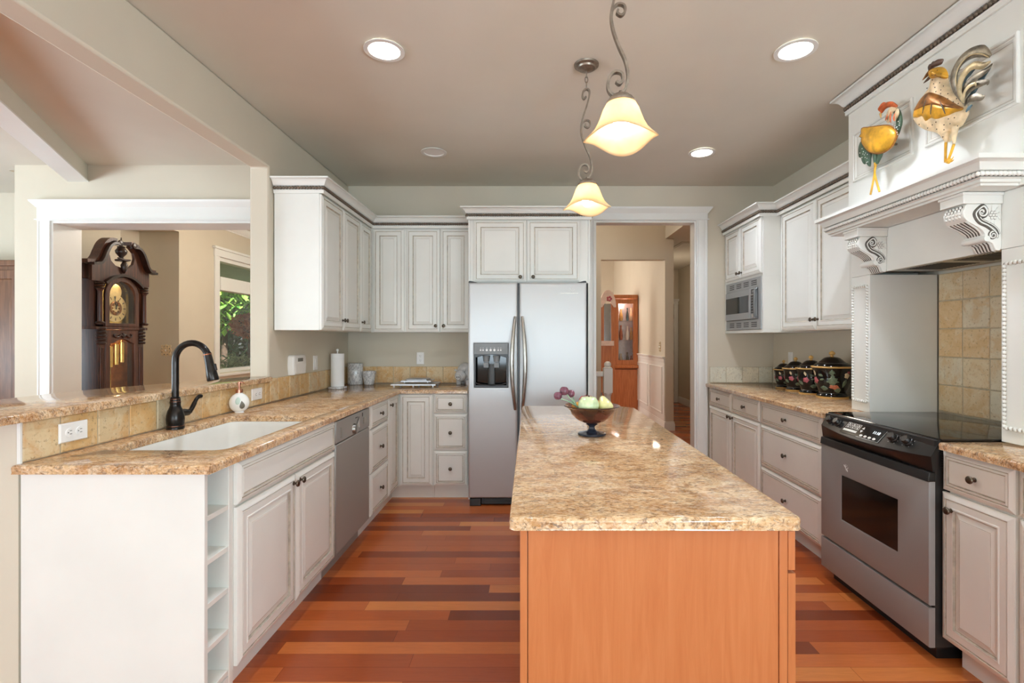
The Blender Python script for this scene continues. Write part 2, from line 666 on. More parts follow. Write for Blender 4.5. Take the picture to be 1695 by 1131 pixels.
        bmesh.ops.recalc_face_normals(bm, faces=bm.faces)
        bm.verts.index_update()
        self.add([tuple(v.co) for v in bm.verts], [[v.index for v in f.verts] for f in bm.faces], T)
        bm.free()
        return self

    def build(self, name, mats, parent=None, local=False, smooth=35, bevel=0, fix=True):
        if isinstance(mats, str):
            mats = [mats]
        base = ROOT.get(parent.name, Vector((0, 0, 0))) if parent is not None else Vector((0, 0, 0))
        if local:
            base = Vector((0, 0, 0))
        me = bpy.data.meshes.new(name)
        me.from_pydata([(v[0] - base.x, v[1] - base.y, v[2] - base.z) for v in self.v], [], self.f)
        for mname in mats:
            me.materials.append(M(mname))
        me.polygons.foreach_set('material_index', self.m)
        me.polygons.foreach_set('use_smooth', [True] * len(me.polygons))
        me.update()
        if fix:
            bm = bmesh.new()
            bm.from_mesh(me)
            bmesh.ops.recalc_face_normals(bm, faces=bm.faces)
            bm.to_mesh(me)
            bm.free()
        me.set_sharp_from_angle(angle=math.radians(smooth))
        o = bpy.data.objects.new(name, me)
        COL.objects.link(o)
        if parent is not None:
            o.parent = parent
            ROOT[o.name] = ROOT.get(parent.name, Vector((0, 0, 0))) if not local else Vector((0, 0, 0))
        if bevel:
            b = o.modifiers.new('bevel', 'BEVEL')
            b.width = bevel
            b.segments = 2
            b.limit_method = 'ANGLE'
            b.angle_limit = math.radians(40)
        return o


def thing(name, label, cat, loc, group=None, rz=0):
    o = bpy.data.objects.new(name, None)
    o.empty_display_size = 0.05
    COL.objects.link(o)
    o.location = loc
    o.rotation_euler = (0, 0, rz)
    ROOT[o.name] = Vector(loc)
    return tag(o, label, cat, group)


def tag(o, label, cat, group=None):
    o['label'] = label
    o['category'] = cat
    if group:
        o['group'] = group
    return o


def struct(o):
    o['kind'] = 'structure'
    return o


def recentre(o):
    """origin of a one-mesh thing at the base of its shape"""
    me = o.data
    xs = [v.co for v in me.vertices]
    c = Vector(((min(v.x for v in xs) + max(v.x for v in xs)) / 2, (min(v.y for v in xs) + max(v.y for v in xs)) / 2, min(v.z for v in xs)))
    me.transform(Matrix.Translation(-c))
    o.location = c
    return o


def catmull(pts, k=6, closed=False):
    P = [Vector(p) for p in pts]
    out = []
    N = len(P)
    rng = range(N if closed else N - 1)
    for i in rng:
        p0 = P[i - 1] if (closed or i > 0) else P[0]
        p1, p2 = P[i], P[(i + 1) % N]
        p3 = P[(i + 2) % N] if (closed or i + 2 < N) else P[-1]
        for j in range(k):
            t = j / k
            out.append(0.5 * ((2 * p1) + (p2 - p0) * t + (2 * p0 - 5 * p1 + 4 * p2 - p3) * t * t + (3 * p1 - p0 - 3 * p2 + p3) * t ** 3))
    if not closed:
        out.append(P[-1])
    return out


def rect(w, h, i):
    return [(i, i), (w - i, i), (w - i, h - i), (i, h - i)]


def panel(mb, w, h, kind, T, t=0.0):
    """raised-panel front of size w x h, built outward along +b of T; glaze lines sit in the grooves"""
    s = 1.0
    if kind == 'door':
        R = [(0, 0, 0), (0, .012, 0), (.004, .015, 0), (.020, .021, 0), (.0225, .021, 0), (.0235, .0175, 1), (.0265, .0175, 1), (.0285, .0195, 0),
             (.052, .0195, 0), (.055, .0215, 0), (.060, .0215, 0), (.063, .013, 1), (.066, .0125, 1), (.069, .0125, 0), (.088, .0185, 0), (.0895, .0185, 1), (.091, .019, 0)]
        if min(w, h) < 0.24:
            s = max(0.55, min(w, h) / 0.24)
    else:
        R = [(0, 0, 0), (0, .012, 0), (.004, .015, 0), (.018, .021, 0), (.0205, .021, 0), (.0215, .0175, 1), (.0245, .0175, 1), (.0265, .0195, 0),
             (.033, .0205, 0), (.0355, .0165, 1), (.0385, .0165, 1), (.041, .0185, 0)]
        if min(w, h) < 0.18:
            s = max(0.7, min(w, h) / 0.18)
    prev = None
    for i, (ins, d, g) in enumerate(R):
        ring = [(a, d, c) for a, c in rect(w, h, ins * s)]
        if prev is not None:
            mb.mat(g)
            mb.loft([prev, ring], cap0=(i == 1), cap1=(i == len(R) - 1), T=T)
            if i == len(R) - 1:
                mb.m[-1] = 0
        prev = ring
    mb.mat(0)
    return mb


KNOB = None


def knob(parent, T, a, c, d=0.0195, s=1.0):
    """round cabinet knob standing on a front at (a, c)"""
    global KNOB
    if KNOB is None:
        mb = MB()
        mb.lathe([(0.0, 0.0), (.009, 0.0), (.009, .003), (.0055, .005), (.005, .012), (.007, .015), (.0145, .018), (.0155, .021), (.0135, .025), (.007, .028), (0, .0285)], n=14, axis='y')
        KNOB = mb.build('knob', 'knob_pewter')
        me = KNOB.data
        bpy.data.objects.remove(KNOB)
        KNOB = me
    o = bpy.data.objects.new('knob', KNOB)
    COL.objects.link(o)
    o.parent = parent
    base = ROOT.get(parent.name, Vector((0, 0, 0)))
    o.matrix_local = Matrix.Translation(-base) @ T @ Matrix.Translation((a, d, c)) @ Matrix.Scale(s, 4)
    return o


def front(root, name, T, w, h, kn=None, kind='door', knob_s=1.0):
    mb = MB()
    panel(mb, w, h, kind, T)
    o = mb.build(name, ['cabinet_white', 'cabinet_glaze'], root, smooth=12)
    if kn:
        for a, c in kn:
            knob(o, T, a, c, s=knob_s)
    return o


def rope(mb, pts, r, pitch, flat=1.0):
    """twisted rope moulding: one slanted bead per twist"""
    P = [Vector(p) for p in pts]
    for a, b in zip(P, P[1:]):
        d = b - a
        L = d.length
        if L < 1e-4:
            continue
        d.normalize()
        n = max(1, int(L / pitch))
        ref = Vector((0, 0, 1)) if abs(d.z) < 0.9 else Vector((1, 0, 0))
        s = d.cross(ref).normalized()
        u = s.cross(d).normalized()
        R = Matrix((s, u, d)).transposed()
        tilt = Matrix.Rotation(math.radians(38), 3, 'X') @ Matrix.Rotation(math.radians(24), 3, 'Y')
        for k in range(n):
            c = a + d * ((k + 0.5) * L / n)
            mb.sphere(c, (r * 0.95, r * 1.05, pitch * 0.66), n=6, m=4, rot=R @ tilt)
    return mb


def text_mesh(name, s, size, mat, parent, T, depth=0.0005):
    cu = bpy.data.curves.new(name, 'FONT')
    cu.body = s
    cu.size = size
    cu.extrude = depth
    cu.align_x = 'CENTER'
    cu.align_y = 'CENTER'
    tmp = bpy.data.objects.new(name, cu)
    COL.objects.link(tmp)
    dg = bpy.context.evaluated_depsgraph_get()
    me = bpy.data.meshes.new_from_object(tmp.evaluated_get(dg))
    bpy.data.objects.remove(tmp)
    me.transform(Matrix(((1, 0, 0, 0), (0, 0, -1, 0), (0, 1, 0, 0), (0, 0, 0, 1))))
    mb = MB()
    mb.add([tuple(v.co) for v in me.vertices], [list(p.vertices) for p in me.polygons], T)
    return mb.build(name, mat, parent, fix=False)


# ---------------------------------------------------------------- the setting
H = 2.79
YW = 4.78      # back wall
XR = 2.327     # right wall
XL = -1.722    # left wall


def wallbox(name, mat, *boxes):
    mb = MB()
    for b in boxes:
        mb.box(*b)
    return struct(mb.build(name, mat))


wallbox('floor', 'plank_floor', (-7.2, 4.2, -8.0, 12.2, -0.06, 0.0))
wallbox('ceiling', 'ceiling_paint', (-7.2, 2.45, -8.0, 4.33, H, H + 0.1), (XL - .128, 2.45, 4.33, 4.9, H, H + 0.1), (-7.2, -4.5, 4.33, 5.1, H, H + 0.1))
wallbox('ceiling_entry', 'ceiling_paint', (-4.95, -1.72, 4.33, 11.0, 3.0, 3.1))
wallbox('ceiling_hall', 'ceiling_paint', (-1.0, 2.1, 4.9, 12.0, 3.3505, 3.45), (2.0, 3.3, 4.9, 10.7, H, H + 0.1), (1.98, 1.9995, 4.9, 7.29, H, 3.35))
wallbox('wall_back', 'wall_paint', (XL - 0.128, .622, YW, YW + .12, 0, 3.45), (1.59, 3.26, YW, YW + .12, 0, 3.45), (.622, 1.59, YW, YW + .12, 2.459, 3.45))
wallbox('wall_right', 'wall_paint', (XR, XR + .12, -8.0, YW, 0, H))
lw = MB()
yz = [(-2.0, 2.471), (3.316, 2.471), (3.316, 0), (YW, 0), (YW, H), (-2.0, H)]
lw.loft([[(x, y, z) for y, z in yz] for x in (XL - .128, XL)])
struct(lw.build('wall_left', 'wall_paint', bevel=0.012))
wallbox('wall_behind_camera', 'wall_paint', (-7.2, 2.45, -8.12, -8.0, 0, H))
wallbox('wall_nook_left', 'wall_paint', (-7.2, -7.08, -8.0, 5.1, 0, H))
# pony wall that carries the raised bar
wallbox('wall_pony', 'wall_paint', (-2.02, XL, 1.69, 3.316, 0, 1.048))
# stub wall with the wide cased opening to the entry
OX0, OX1, OZ, OY0, OY1 = -4.0, -2.22, 2.319, 4.2, 4.46
wallbox('wall_nook_end', 'wall_paint', (-4.31, OX0 - .002, OY0, OY1, 0, 3.0), (OX1 + .002, XL - .128, OY0, OY1, 0, 3.0), (OX0 - .002, OX1 + .002, OY0, OY1, OZ + .002, 3.0))
wallbox('wall_nook_far', 'wall_paint', (-7.2, -4.52, 5.0, 5.1, 0, H))
j = MB()
j.box(OX0 - .002, OX0 + .016, OY0 - .004, OY1 + .004, 0, OZ)
j.box(OX1 - .016, OX1 + .002, OY0 - .004, OY1 + .004, 0, OZ)
j.box(OX0 + .016, OX1 - .016, OY0 - .004, OY1 + .004, OZ - .016, OZ + .002)
struct(j.build('trim_1', 'white_trim'))


def casing(name, x0, x1, ztop, y, wleg=.10, whead=.155, cap=.045):
    """fluted legs and a capped head around an opening, on a wall face at y (towards the camera)"""
    mb = MB()
    for s, x in ((-1, x0), (1, x1)):
        a, b = (x - wleg, x) if s < 0 else (x, x + wleg)
        T = FNY(a, y, 0)
        pr = [(0, 0), (0, .018), (.010, .020), (.018, .014), (.03, .0165), (.05, .018), (.07, .0165), (.082, .014), (.09, .020), (.1, .018), (.1, 0)]
        k = wleg / .1
        mb.loft([[(p * k, d, 0) for p, d in pr], [(p * k, d, ztop) for p, d in pr]], T=T)
    a, b = x0 - wleg, x1 + wleg
    z0 = ztop
    mb.box(a, b, y - .022, y, z0, z0 + whead - .035)
    path = [(a, y), (a, y - .022), (b, y - .022), (b, y)]
    mb.sweep(path, [(-.02, 0), (.012, 0), (.012, .008), (-.02, .008)], side=1, z=z0 + .006)
    mb.sweep(path, [(-.02, 0), (.004, 0), (.012, .012), (.026, .03), (.036, .045), (.038, .055), (-.02, .055)], side=1, z=z0 + whead - .055)
    mb.box(a + .001, b - .001, y - .021, y, z0 + whead - .04, z0 + whead - .002)
    return struct(mb.build(name, 'white_trim', smooth=25))


casing('trim_2', OX0 - .0, OX1, OZ, OY0 - .001, wleg=.104, whead=.168)
casing('trim_3', .622, 1.59, 2.459, YW - .001, wleg=.104, whead=.122)
j = MB()
j.box(.622, .638, YW - .002, YW + .122, 0, 2.459)
j.box(1.574, 1.59, YW - .002, YW + .122, 0, 2.459)
j.box(.638, 1.574, YW - .002, YW + .122, 2.443, 2.459)
struct(j.build('trim_4', 'white_trim'))

# diagonal ceiling beam of the nook, pale board underneath
bd = Vector((.472, -.882, 0)).normalized()
bp = Vector((bd.y, -bd.x, 0))
b0 = Vector((-3.777, 4.2, 0))
mb = MB()
A = b0 - bp * .068 - bd * .06
B_ = b0 + bp * .068 - bd * .06
e = 3.95
pts = [A, B_, B_ + bd * e, A + bd * e]
mb.loft([[(p.x, p.y, 2.662) for p in pts], [(p.x, p.y, H) for p in pts]])
bo = struct(mb.build('ceiling_beam', 'ceiling_paint'))
bo['label'] = 'diagonal boxed beam under the breakfast nook ceiling'
mb = MB()
A2, B2 = b0 - bp * .076 - bd * .055, b0 + bp * .076 - bd * .055
pts = [A2, B2, B2 + bd * e, A2 + bd * e]
mb.loft([[(p.x, p.y, 2.650) for p in pts], [(p.x, p.y, 2.6615) for p in pts]])
mb.build('beam_board', 'white_trim', bo)

# entry beyond the nook: exterior wall with a niche and a tall window
XE = -4.4
wy0, wy1 = 7.10, 8.45
wallbox('wall_entry', 'wall_paint', (XE - .16, XE, 4.62, 5.40, 0, 3.0), (XE - .6, XE, 5.40, 6.30, 2.68, 3.0), (XE - .16, XE, 6.30, wy0, 0, 3.0),
        (XE - .16, XE, wy0, wy1, 2.50, 3.0), (XE - .16, XE, wy0, wy1, 0, .85), (XE - .16, XE, wy1, 11.0, 0, 3.0),
        (XE - .6, XE - .5, 5.30, 6.40, 0, 2.68), (XE - .5, XE - .16, 5.30, 5.40, 0, 2.68), (XE - .5, XE - .16, 6.30, 6.40, 0, 2.68))
wallbox('wall_entry_far', 'wall_paint', (XE - .16, -1.72, 10.9, 11.0, 0, 3.0))
wallbox('wall_entry_right', 'wall_paint', (-1.84, -1.72, 4.9, 10.9, 0, 3.0))
mb = MB()
mb.sweep([(XE, 4.7), (XE, 10.9)], [(0, 0), (.012, 0), (.014, .016), (.03, .03), (.05, .05), (.066, .074), (.07, .095), (0, .095)], side=1, z=2.905)
struct(mb.build('trim_5', 'white_trim', smooth=25))
# window frame: casing, transom bar, sill
mb = MB()
T = FX(XE, wy0, 0)
ww = wy1 - wy0
mb.box(-.105, 0, 0, .022, .78, 2.50, T)
mb.box(ww, ww + .105, 0, .022, .78, 2.50, T)
mb.box(-.115, ww + .115, 0, .026, 2.50, 2.60, T)
mb.box(-.14, ww + .14, 0, .045, 2.60, 2.635, T)
mb.box(-.125, ww + .125, 0, .05, .80, .835, T)
mb.box(0, .035, -.14, -.01, .85, 2.50, T)
mb.box(ww - .035, ww, -.14, -.01, .85, 2.50, T)
mb.box(.035, ww - .035, -.14, -.01, 2.445, 2.50, T)
mb.box(.035, ww - .035, -.14, .012, 2.03, 2.22, T)
mb.box(.035, ww - .035, -.14, -.01, .85, .90, T)
wo = struct(mb.build('window_1', 'white_trim', bevel=.003))
mb = MB()
mb.box(.03, ww - .03, -.085, -.08, .89, 2.04, T)
mb.box(.03, ww - .03, -.085, -.08, 2.21, 2.45, T)
mb.build('window_pane', 'clear_glass', wo)

# hall beyond the kitchen doorway
HY = 7.29
wallbox('wall_hall_partition', 'wall_paint', (-1.0, 1.045, HY, HY + .12, 0, 3.35), (1.975, 2.10, HY, 11.7, 0, 3.35), (1.045, 1.975, HY, HY + .12, 2.485, 3.35))
wallbox('wall_hall_far', 'wall_paint', (-1.0, 2.1, 11.7, 11.82, 0, 3.35))
wallbox('wall_hall_left', 'wall_paint', (-1.12, -1.0, 4.9, 11.82, 0, 3.35))
wallbox('wall_hall_right', 'wall_paint', (3.14, 3.26, 4.9, 10.67, 0, H))
wallbox('wall_hall_end', 'wall_paint', (2.1, 2.2, 10.55, 10.67, 0, H), (3.045, 3.14, 10.55, 10.67, 0, H), (2.2, 3.045, 10.55, 10.67, 2.06, H))
mb = MB()
mb.box(2.2, 3.045, 10.575, 10.61, 0, 2.06)
dr = struct(mb.build('door_1', 'white_trim'))
mb = MB()
for a, z in ((.03, .25), (.03, 1.05), (.03, 1.80)):
    mb.box(3.02, 3.045, 10.560, 10.576, z - .045, z + .045)
mb.build('hinge', 'oil_bronze', dr)
casing('trim_6', 2.2, 3.045, 2.06, 10.549, wleg=.085, whead=.11)
base_prof = [(0, 0), (.016, 0), (.016, .095), (.011, .108), (.009, .13), (0, .132)]


def baseboard(name, path, side):
    mb = MB()
    mb.sweep(path, base_prof, side=side)
    return struct(mb.build(name, 'white_trim', smooth=25))


baseboard('baseboard_hall', [(1.975, 11.7), (1.975, HY), (2.10, HY), (2.10, 10.5)], 1)
baseboard('baseboard_hall_right', [(3.14, 4.9), (3.14, 10.55)], -1)
baseboard('baseboard_entry', [(XE, 4.7), (XE, 5.4)], 1)
baseboard('baseboard_nook', [(-4.31, OY0), (OX0 - .104, OY0)], 1)
# wainscot on the partition: board, chair rail and framed panels
mb = MB()
mb.box(1.967, 1.9745, HY + .02, 11.6, .132, 1.0)
mb.sweep([(1.975, 11.6), (1.975, HY + .01)], [(0, 0), (.012, .0), (.016, .02), (.016, .05), (.028, .062), (.034, .078), (.034, .088), (0, .088)], side=-1 * -1, z=.985)
for y0 in (HY + .11, HY + 1.0, HY + 1.9):
    T = FNX(1.967, y0, 0)
    w_, z0, z1 = .78, .22, .93
    for r_ in (0, 1):
        pass
    out = [(0, z0), (w_, z0), (w_, z1), (0, z1)]
    ins = [(.03, z0 + .03), (w_ - .03, z0 + .03), (w_ - .03, z1 - .03), (.03, z1 - .03)]
    mid = [(.012, z0 + .012), (w_ - .012, z0 + .012), (w_ - .012, z1 - .012), (.012, z1 - .012)]
    mb.loft([[(a, 0, c) for a, c in out], [(a, .014, c) for a, c in mid], [(a, .010, c) for a, c in ins], [(a, 0, c) for a, c in ins]], cap0=False, cap1=False, T=T)
struct(mb.build('trim_7', 'white_trim', smooth=25))
# attic hatch in the corridor ceiling
mb = MB()
mb.box(2.28, 2.62, 7.5, 8.3, H - .012, H - .001)
mb.box(2.31, 2.59, 7.53, 8.27, H - .018, H - .012)
tag(recentre(mb.build('attic_hatch', 'ceiling_paint')), 'framed access hatch in the corridor ceiling seen through the doorway', 'hatch')

# outdoors
wallbox('ground_outside', 'lawn', (-30, XE - .7, -2, 40, -.25, -.15))
wallbox('ceiling_porch', 'siding', (-6.5, XE - .18, 6.4, 14.0, 2.62, 2.72))


def tiles(mb, T, w, h, cols, rows, g=.004, d0=.0, d1=.010, jit=.0012, seed=1):
    rnd = random.Random(seed)
    for i in range(len(cols) - 1):
        for k in range(len(rows) - 1):
            a0, a1, c0, c1 = cols[i] + g / 2, cols[i + 1] - g / 2, rows[k] + g / 2, rows[k + 1] - g / 2
            if a1 - a0 < .004 or c1 - c0 < .004:
                continue
            jj = lambda: rnd.uniform(-jit, jit)
            q = [(a0 + jj(), c0 + jj()), (a1 + jj(), c0 + jj()), (a1 + jj(), c1 + jj()), (a0 + jj(), c1 + jj())]
            cx, cz = (a0 + a1) / 2, (c0 + c1) / 2
            b = .004
            ins = [(a + (b if a < cx else -b), c + (b if c < cz else -b)) for a, c in q]
            mb.loft([[(a, d0, c) for a, c in q], [(a, d1 - .003, c) for a, c in q], [(a, d1, c) for a, c in ins]], T=T)
    return mb


def steps(n0, n1, st, first=None):
    r = [n0]
    x = n0 + (first if first else st)
    while x < n1 - .02:
        r.append(x)
        x += st
    r.append(n1)
    return r

# ---------------------------------------------------------------- left run of base cabinets
ZC, ZT = 0.884, 0.914        # underside and top of the granite
FRX = -1.095                 # face-frame plane of the left run (fronts stand 2 cm proud)


def rrect(x0, x1, y0, y1, r, k=6):
    pts = []
    for cx, cy, a0 in ((x1 - r, y0 + r, -90), (x1 - r, y1 - r, 0), (x0 + r, y1 - r, 90), (x0 + r, y0 + r, 180)):
        for i in range(k + 1):
            a = math.radians(a0 + 90 * i / k)
            pts.append((cx + r * math.cos(a), cy + r * math.sin(a)))
    return pts


EDGE = ((0.0015, .024), (0.0, .012), (0.001, .006), (0.0035, .0018), (.007, 0.0))

# open shelf unit at the near end
t = thing('shelf_unit', 'white open shelf unit of five cubbies at the near end of the sink counter', 'cabinet', (-1.4, 1.77, 0))
MB().box(-1.7145, FRX, 1.690, 1.708, 0, ZC - .001).build('end_panel', 'cabinet_white', t, bevel=.0015)
mb = MB()
mb.box(-1.715, FRX, 1.828, 1.853, 0, ZC - .001)
mb.build('side_panel', 'cabinet_white', t, bevel=.0015)
MB().box(-1.40, -1.388, 1.7085, 1.8275, 0.0, ZC - .001).build('back_panel', 'cabinet_white', t)
for k in range(5):
    z = .730 - .1505 * k
    MB().box(-1.387, FRX - .002, 1.7085, 1.8275, z - .018, z).build('shelf', 'cabinet_white', t, bevel=.001)
MB().box(-1.387, FRX - .001, 1.7085, 1.8275, 0.0, .105).build('plinth', 'cabinet_white', t)
MB().box(-1.387, FRX - .001, 1.7085, 1.8275, .868, ZC - .001).build('top_rail', 'cabinet_white', t)


def base_box(root, face, y0, y1, deep, sgn, kick=.06, hollow=False):
    """carcass and toe kick of a base cabinet; face = face-frame x, sgn = direction to the wall"""
    xs = sorted((face, face + sgn * deep))
    mb = MB()
    if hollow:
        mb.box(xs[0], xs[1], y0, y0 + .018, .11, ZC - .001)
        mb.box(xs[0], xs[1], y1 - .018, y1, .11, ZC - .001)
        mb.box(xs[0], xs[1], y0 + .018, y1 - .018, .11, .128)
        f = sorted((face, face + sgn * .02))
        mb.box(f[0], f[1], y0 + .018, y1 - .018, .128, ZC - .001)
        b = sorted((face + sgn * deep, face + sgn * (deep - .01)))
        mb.box(b[0], b[1], y0 + .018, y1 - .018, .128, ZC - .001)
    else:
        mb.box(xs[0], xs[1], y0, y1, .11, ZC - .001)
    mb.build('carcass', 'cabinet_white', root)
    ks = sorted((face + sgn * kick, face + sgn * deep))
    MB().box(ks[0], ks[1], y0, y1, 0, .1095).build('toe_kick', 'cabinet_white', root)


t = thing('sink_cabinet', 'white two-door base cabinet with a long false drawer front under the sink', 'cabinet', (-1.4, 2.31, 0))
base_box(t, FRX, 1.855, 2.785, .62, -1, hollow=True)
T = FX(FRX + .0005, 0, 0)
front(t, 'drawer_front', FX(FRX + .0005, 1.857, .719), .925, .158, kind='drawer')
front(t, 'door', FX(FRX + .0005, 1.857, .122), .458, .588, kn=[(.458 - .028, .588 - .035)])
front(t, 'door', FX(FRX + .0005, 2.322, .122), .460, .588, kn=[(.028, .588 - .035)])

t = thing('dishwasher', 'stainless steel dishwasher with a round dial under the counter', 'dishwasher', (-1.4, 3.085, 0))
MB().box(-1.70, FRX - .02, 2.79, 3.378, .13, .870).build('body', 'black_plastic', t)
MB().box(FRX - .0195, FRX + .018, 2.792, 3.376, .125, .742).build('door', 'washer_steel', t, bevel=.006)
MB().box(FRX - .0195, FRX + .020, 2.792, 3.376, .746, .872).build('control_panel', 'washer_steel', t, bevel=.006)
MB().box(FRX - .09, FRX - .06, 2.79, 3.378, .0, .1295).build('toe_plate', 'washer_steel', t)
mb = MB()
mb.lathe([(0, 0), (.033, 0), (.030, .018), (.026, .02), (0, .02)], n=24, T=FX(FRX + .0205, 3.075, .784), axis='y')
mb.build('dial', 'satin_metal', t)
mb = MB()
mb.prism([(0, 0), (.06, .055), (.06, -.012)], 0, .008, FX(FRX + .0205, 3.095, .79))
mb.build('latch', 'chrome', t)
mb = MB()
MB().box(2.855, 2.865, 0, .006, .77, .83, FX(FRX + .0205, 0, 0)).build('indicator_strip', 'satin_metal', t)
mb.box(3.245, 3.253, 0, .006, .785, .825, FX(FRX + .0205, 0, 0))
mb.box(3.253, 3.31, 0, .003, .785, .825, FX(FRX + .0205, 0, 0))
mb.build('button_panel', 'satin_metal', t)
mb = MB()
MB().box(3.225, 3.235, 0, .002, .835, .858, FX(FRX + .0205, 0, 0)).build('display', 'black_plastic', t)
mb.box(3.10, 3.14, 0, .001, .842, .848, FX(FRX + .0205, 0, 0))
mb.build('marking', 'black_plastic', t)

t = thing('drawer_cabinet', 'narrow white stack of three drawers between the dishwasher and the corner', 'cabinet', (-1.4, 3.61, 0))
base_box(t, FRX, 3.384, 3.835, .62, -1)
for z0, h_ in ((.719, .158), (.412, .298), (.122, .284)):
    front(t, 'drawer', FX(FRX + .0005, 3.414, z0), .414, h_, kn=[(.207, h_ / 2)], kind='drawer')

t = thing('corner_cabinet', 'white corner base cabinet with two tall narrow doors meeting at the inside corner', 'cabinet', (-1.4, 4.4, 0))
BFY = 4.16
mb = MB()
mb.loft([[(x, y, z) for x, y in ((-1.715, 3.837), (FRX, 3.837), (FRX, BFY), (-.797, BFY), (-.797, 4.77), (-1.715, 4.77))] for z in (.11, ZC - .001)])
mb.build('carcass', 'cabinet_white', t)
mb = MB()
mb.loft([[(x, y, z) for x, y in ((-1.715, 3.837), (FRX - .06, 3.837), (FRX - .06, BFY + .06), (-.797, BFY + .06), (-.797, 4.77), (-1.715, 4.77))] for z in (0, .1095)])
mb.build('toe_kick', 'cabinet_white', t)
front(t, 'door', FX(FRX + .0005, 3.848, .122), .280, .755, kn=[(.028, .70)])
front(t, 'door', FNY(-1.068, BFY - .0005, .122), .266, .755)

t = thing('drawer_cabinet', 'white stack of three square drawers beside the refrigerator', 'cabinet', (-.65, 4.45, 0))
mb = MB().box(-.795, -.508, BFY, 4.77, .11, ZC - .001)
mb.build('carcass', 'cabinet_white', t)
MB().box(-.795, -.508, BFY + .06, 4.77, 0, .1095).build('toe_kick', 'cabinet_white', t)
for z0, h_ in ((.719, .158), (.412, .298), (.122, .284)):
    front(t, 'drawer', FNY(-.788, BFY - .0005, z0), .276, h_, kn=[(.138, h_ / 2)], kind='drawer')

# granite worktop with the sink cut-out
SINK = (-1.62, -1.158, 1.90, 2.735)
mb = MB().slab([(-1.7205, 1.664), (-1.062, 1.664), (-1.062, 4.122), (-.507, 4.122), (-.507, 4.7785), (-1.7205, 4.7785)],
               [rrect(*SINK, .045)], ZC, ZT, EDGE)
o = mb.build('countertop', 'granite', smooth=50)
tag(o, 'long L-shaped speckled gold granite worktop around the sink', 'countertop')
mb = MB()


def rr(d, z):
    return [(x, y, z) for x, y in rrect(SINK[0] - d, SINK[1] + d, SINK[2] - d, SINK[3] + d, .045 + min(d, .02))]


mb.loft([rr(-.01, .668), rr(.016, .70), rr(.018, ZC - .001), rr(.001, ZC - .001), rr(-.008, .72), rr(-.022, .690), rr(-.06, .682)])
o = mb.build('sink', 'porcelain', smooth=50)
tag(recentre(o), 'white undermount kitchen sink let into the granite', 'sink')
o2 = MB().lathe([(0, 0), (.045, 0), (.045, .004), (.03, .005), (0, .002)], c=(-1.39, 2.3, .6825), n=20).build('drain', 'chrome', None)
o2.parent = o
o2.location = -o.location

# stone splashes
rowsL = [ZT + .001, 1.0525]
mb = MB()
T = FX(XL + .0005, 0, 0)
tiles(mb, T, 0, 0, steps(1.692, 3.316, .158, .142), [ZT + .001, 1.0535], seed=2)
mb.mat(1)
mb.box(1.692, 3.316, 0, .006, ZT + .001, 1.0535, T)
mb.mat(2)
mb.box(1.6845, 1.6915, -.0, .012, ZT - .004, 1.0535, T)
o = mb.build('backsplash', ['stone_tile', 'grout', 'cabinet_white'])
tag(recentre(o), 'row of gold tumbled stone tiles under the raised bar', 'backsplash')
mb = MB()
tiles(mb, T, 0, 0, steps(3.3175, 4.768, .158, .11), [ZT + .001, 1.072], seed=3)
tiles(mb, FNY(0, YW - .0005, 0), 0, 0, steps(XL + .012, -.508, .158, .1), [ZT + .001, 1.072], seed=4)
mb.mat(1)
mb.box(3.3175, 4.768, 0, .006, ZT + .001, 1.072, T)
mb.box(XL + .012, -.508, 0, .006, ZT + .001, 1.072, FNY(0, YW - .0005, 0))
o = mb.build('backsplash', ['stone_tile', 'grout'])
tag(recentre(o), 'row of gold stone tiles turning the corner behind the trays', 'backsplash')
mb = MB()
tiles(mb, FNY(0, YW - .0005, 0), 0, 0, steps(1.72, XR - .012, .155), [ZT + .001, 1.068], seed=5)
tiles(mb, FNX(XR - .0005, 0, 0), 0, 0, steps(3.004, 4.768, .155, .1), [ZT + .001, 1.068], seed=6)
mb.mat(1)
mb.box(1.72, XR - .012, 0, .006, ZT + .001, 1.068, FNY(0, YW - .0005, 0))
mb.box(3.004, 4.768, 0, .006, ZT + .001, 1.068, FNX(XR - .0005, 0, 0))
o = mb.build('backsplash', ['pale_tile', 'grout'])
tag(recentre(o), 'row of pale cream stone tiles behind the black canisters', 'backsplash')
mb = MB()
tiles(mb, FNX(XR - .0005, 0, 0), 0, 0, steps(2.052, 2.838, .158, .154), steps(ZT + .012, 1.70, .157, .15), g=.006, d1=.013, jit=.002, seed=8)
mb.mat(1)
mb.box(2.052, 2.838, 0, .008, ZT + .008, 1.70, FNX(XR - .0005, 0, 0))
o = mb.build('backsplash', ['range_tile', 'grout'])
tag(recentre(o), 'tall panel of tumbled stone tiles behind the cooktop', 'backsplash')

# raised bar
mb = MB().slab([(-1.690, 1.50), (-1.690, 3.302), (-1.722, 3.3145), (-1.852, 3.3145), (-2.02, 2.88), (-2.13, 2.58), (-2.186, 2.38), (-2.186, 1.50)], [], 1.055, 1.085, EDGE)
o = mb.build('bar_top', 'granite', smooth=50)
tag(recentre(o), 'raised granite bar top on the low wall behind the sink', 'countertop')

# ---------------------------------------------------------------- upper cabinets, left and back
UB, UT = 1.393, 2.335
CROWN = [(.0005, -.10), (.010, -.10), (.010, -.083), (.014, -.078), (.004, -.076), (.004, -.052), (.014, -.050), (.020, -.044), (.024, -.036),
         (.030, -.026), (.040, -.016), (.050, -.011), (.058, -.010), (.058, 0), (.0005, 0)]


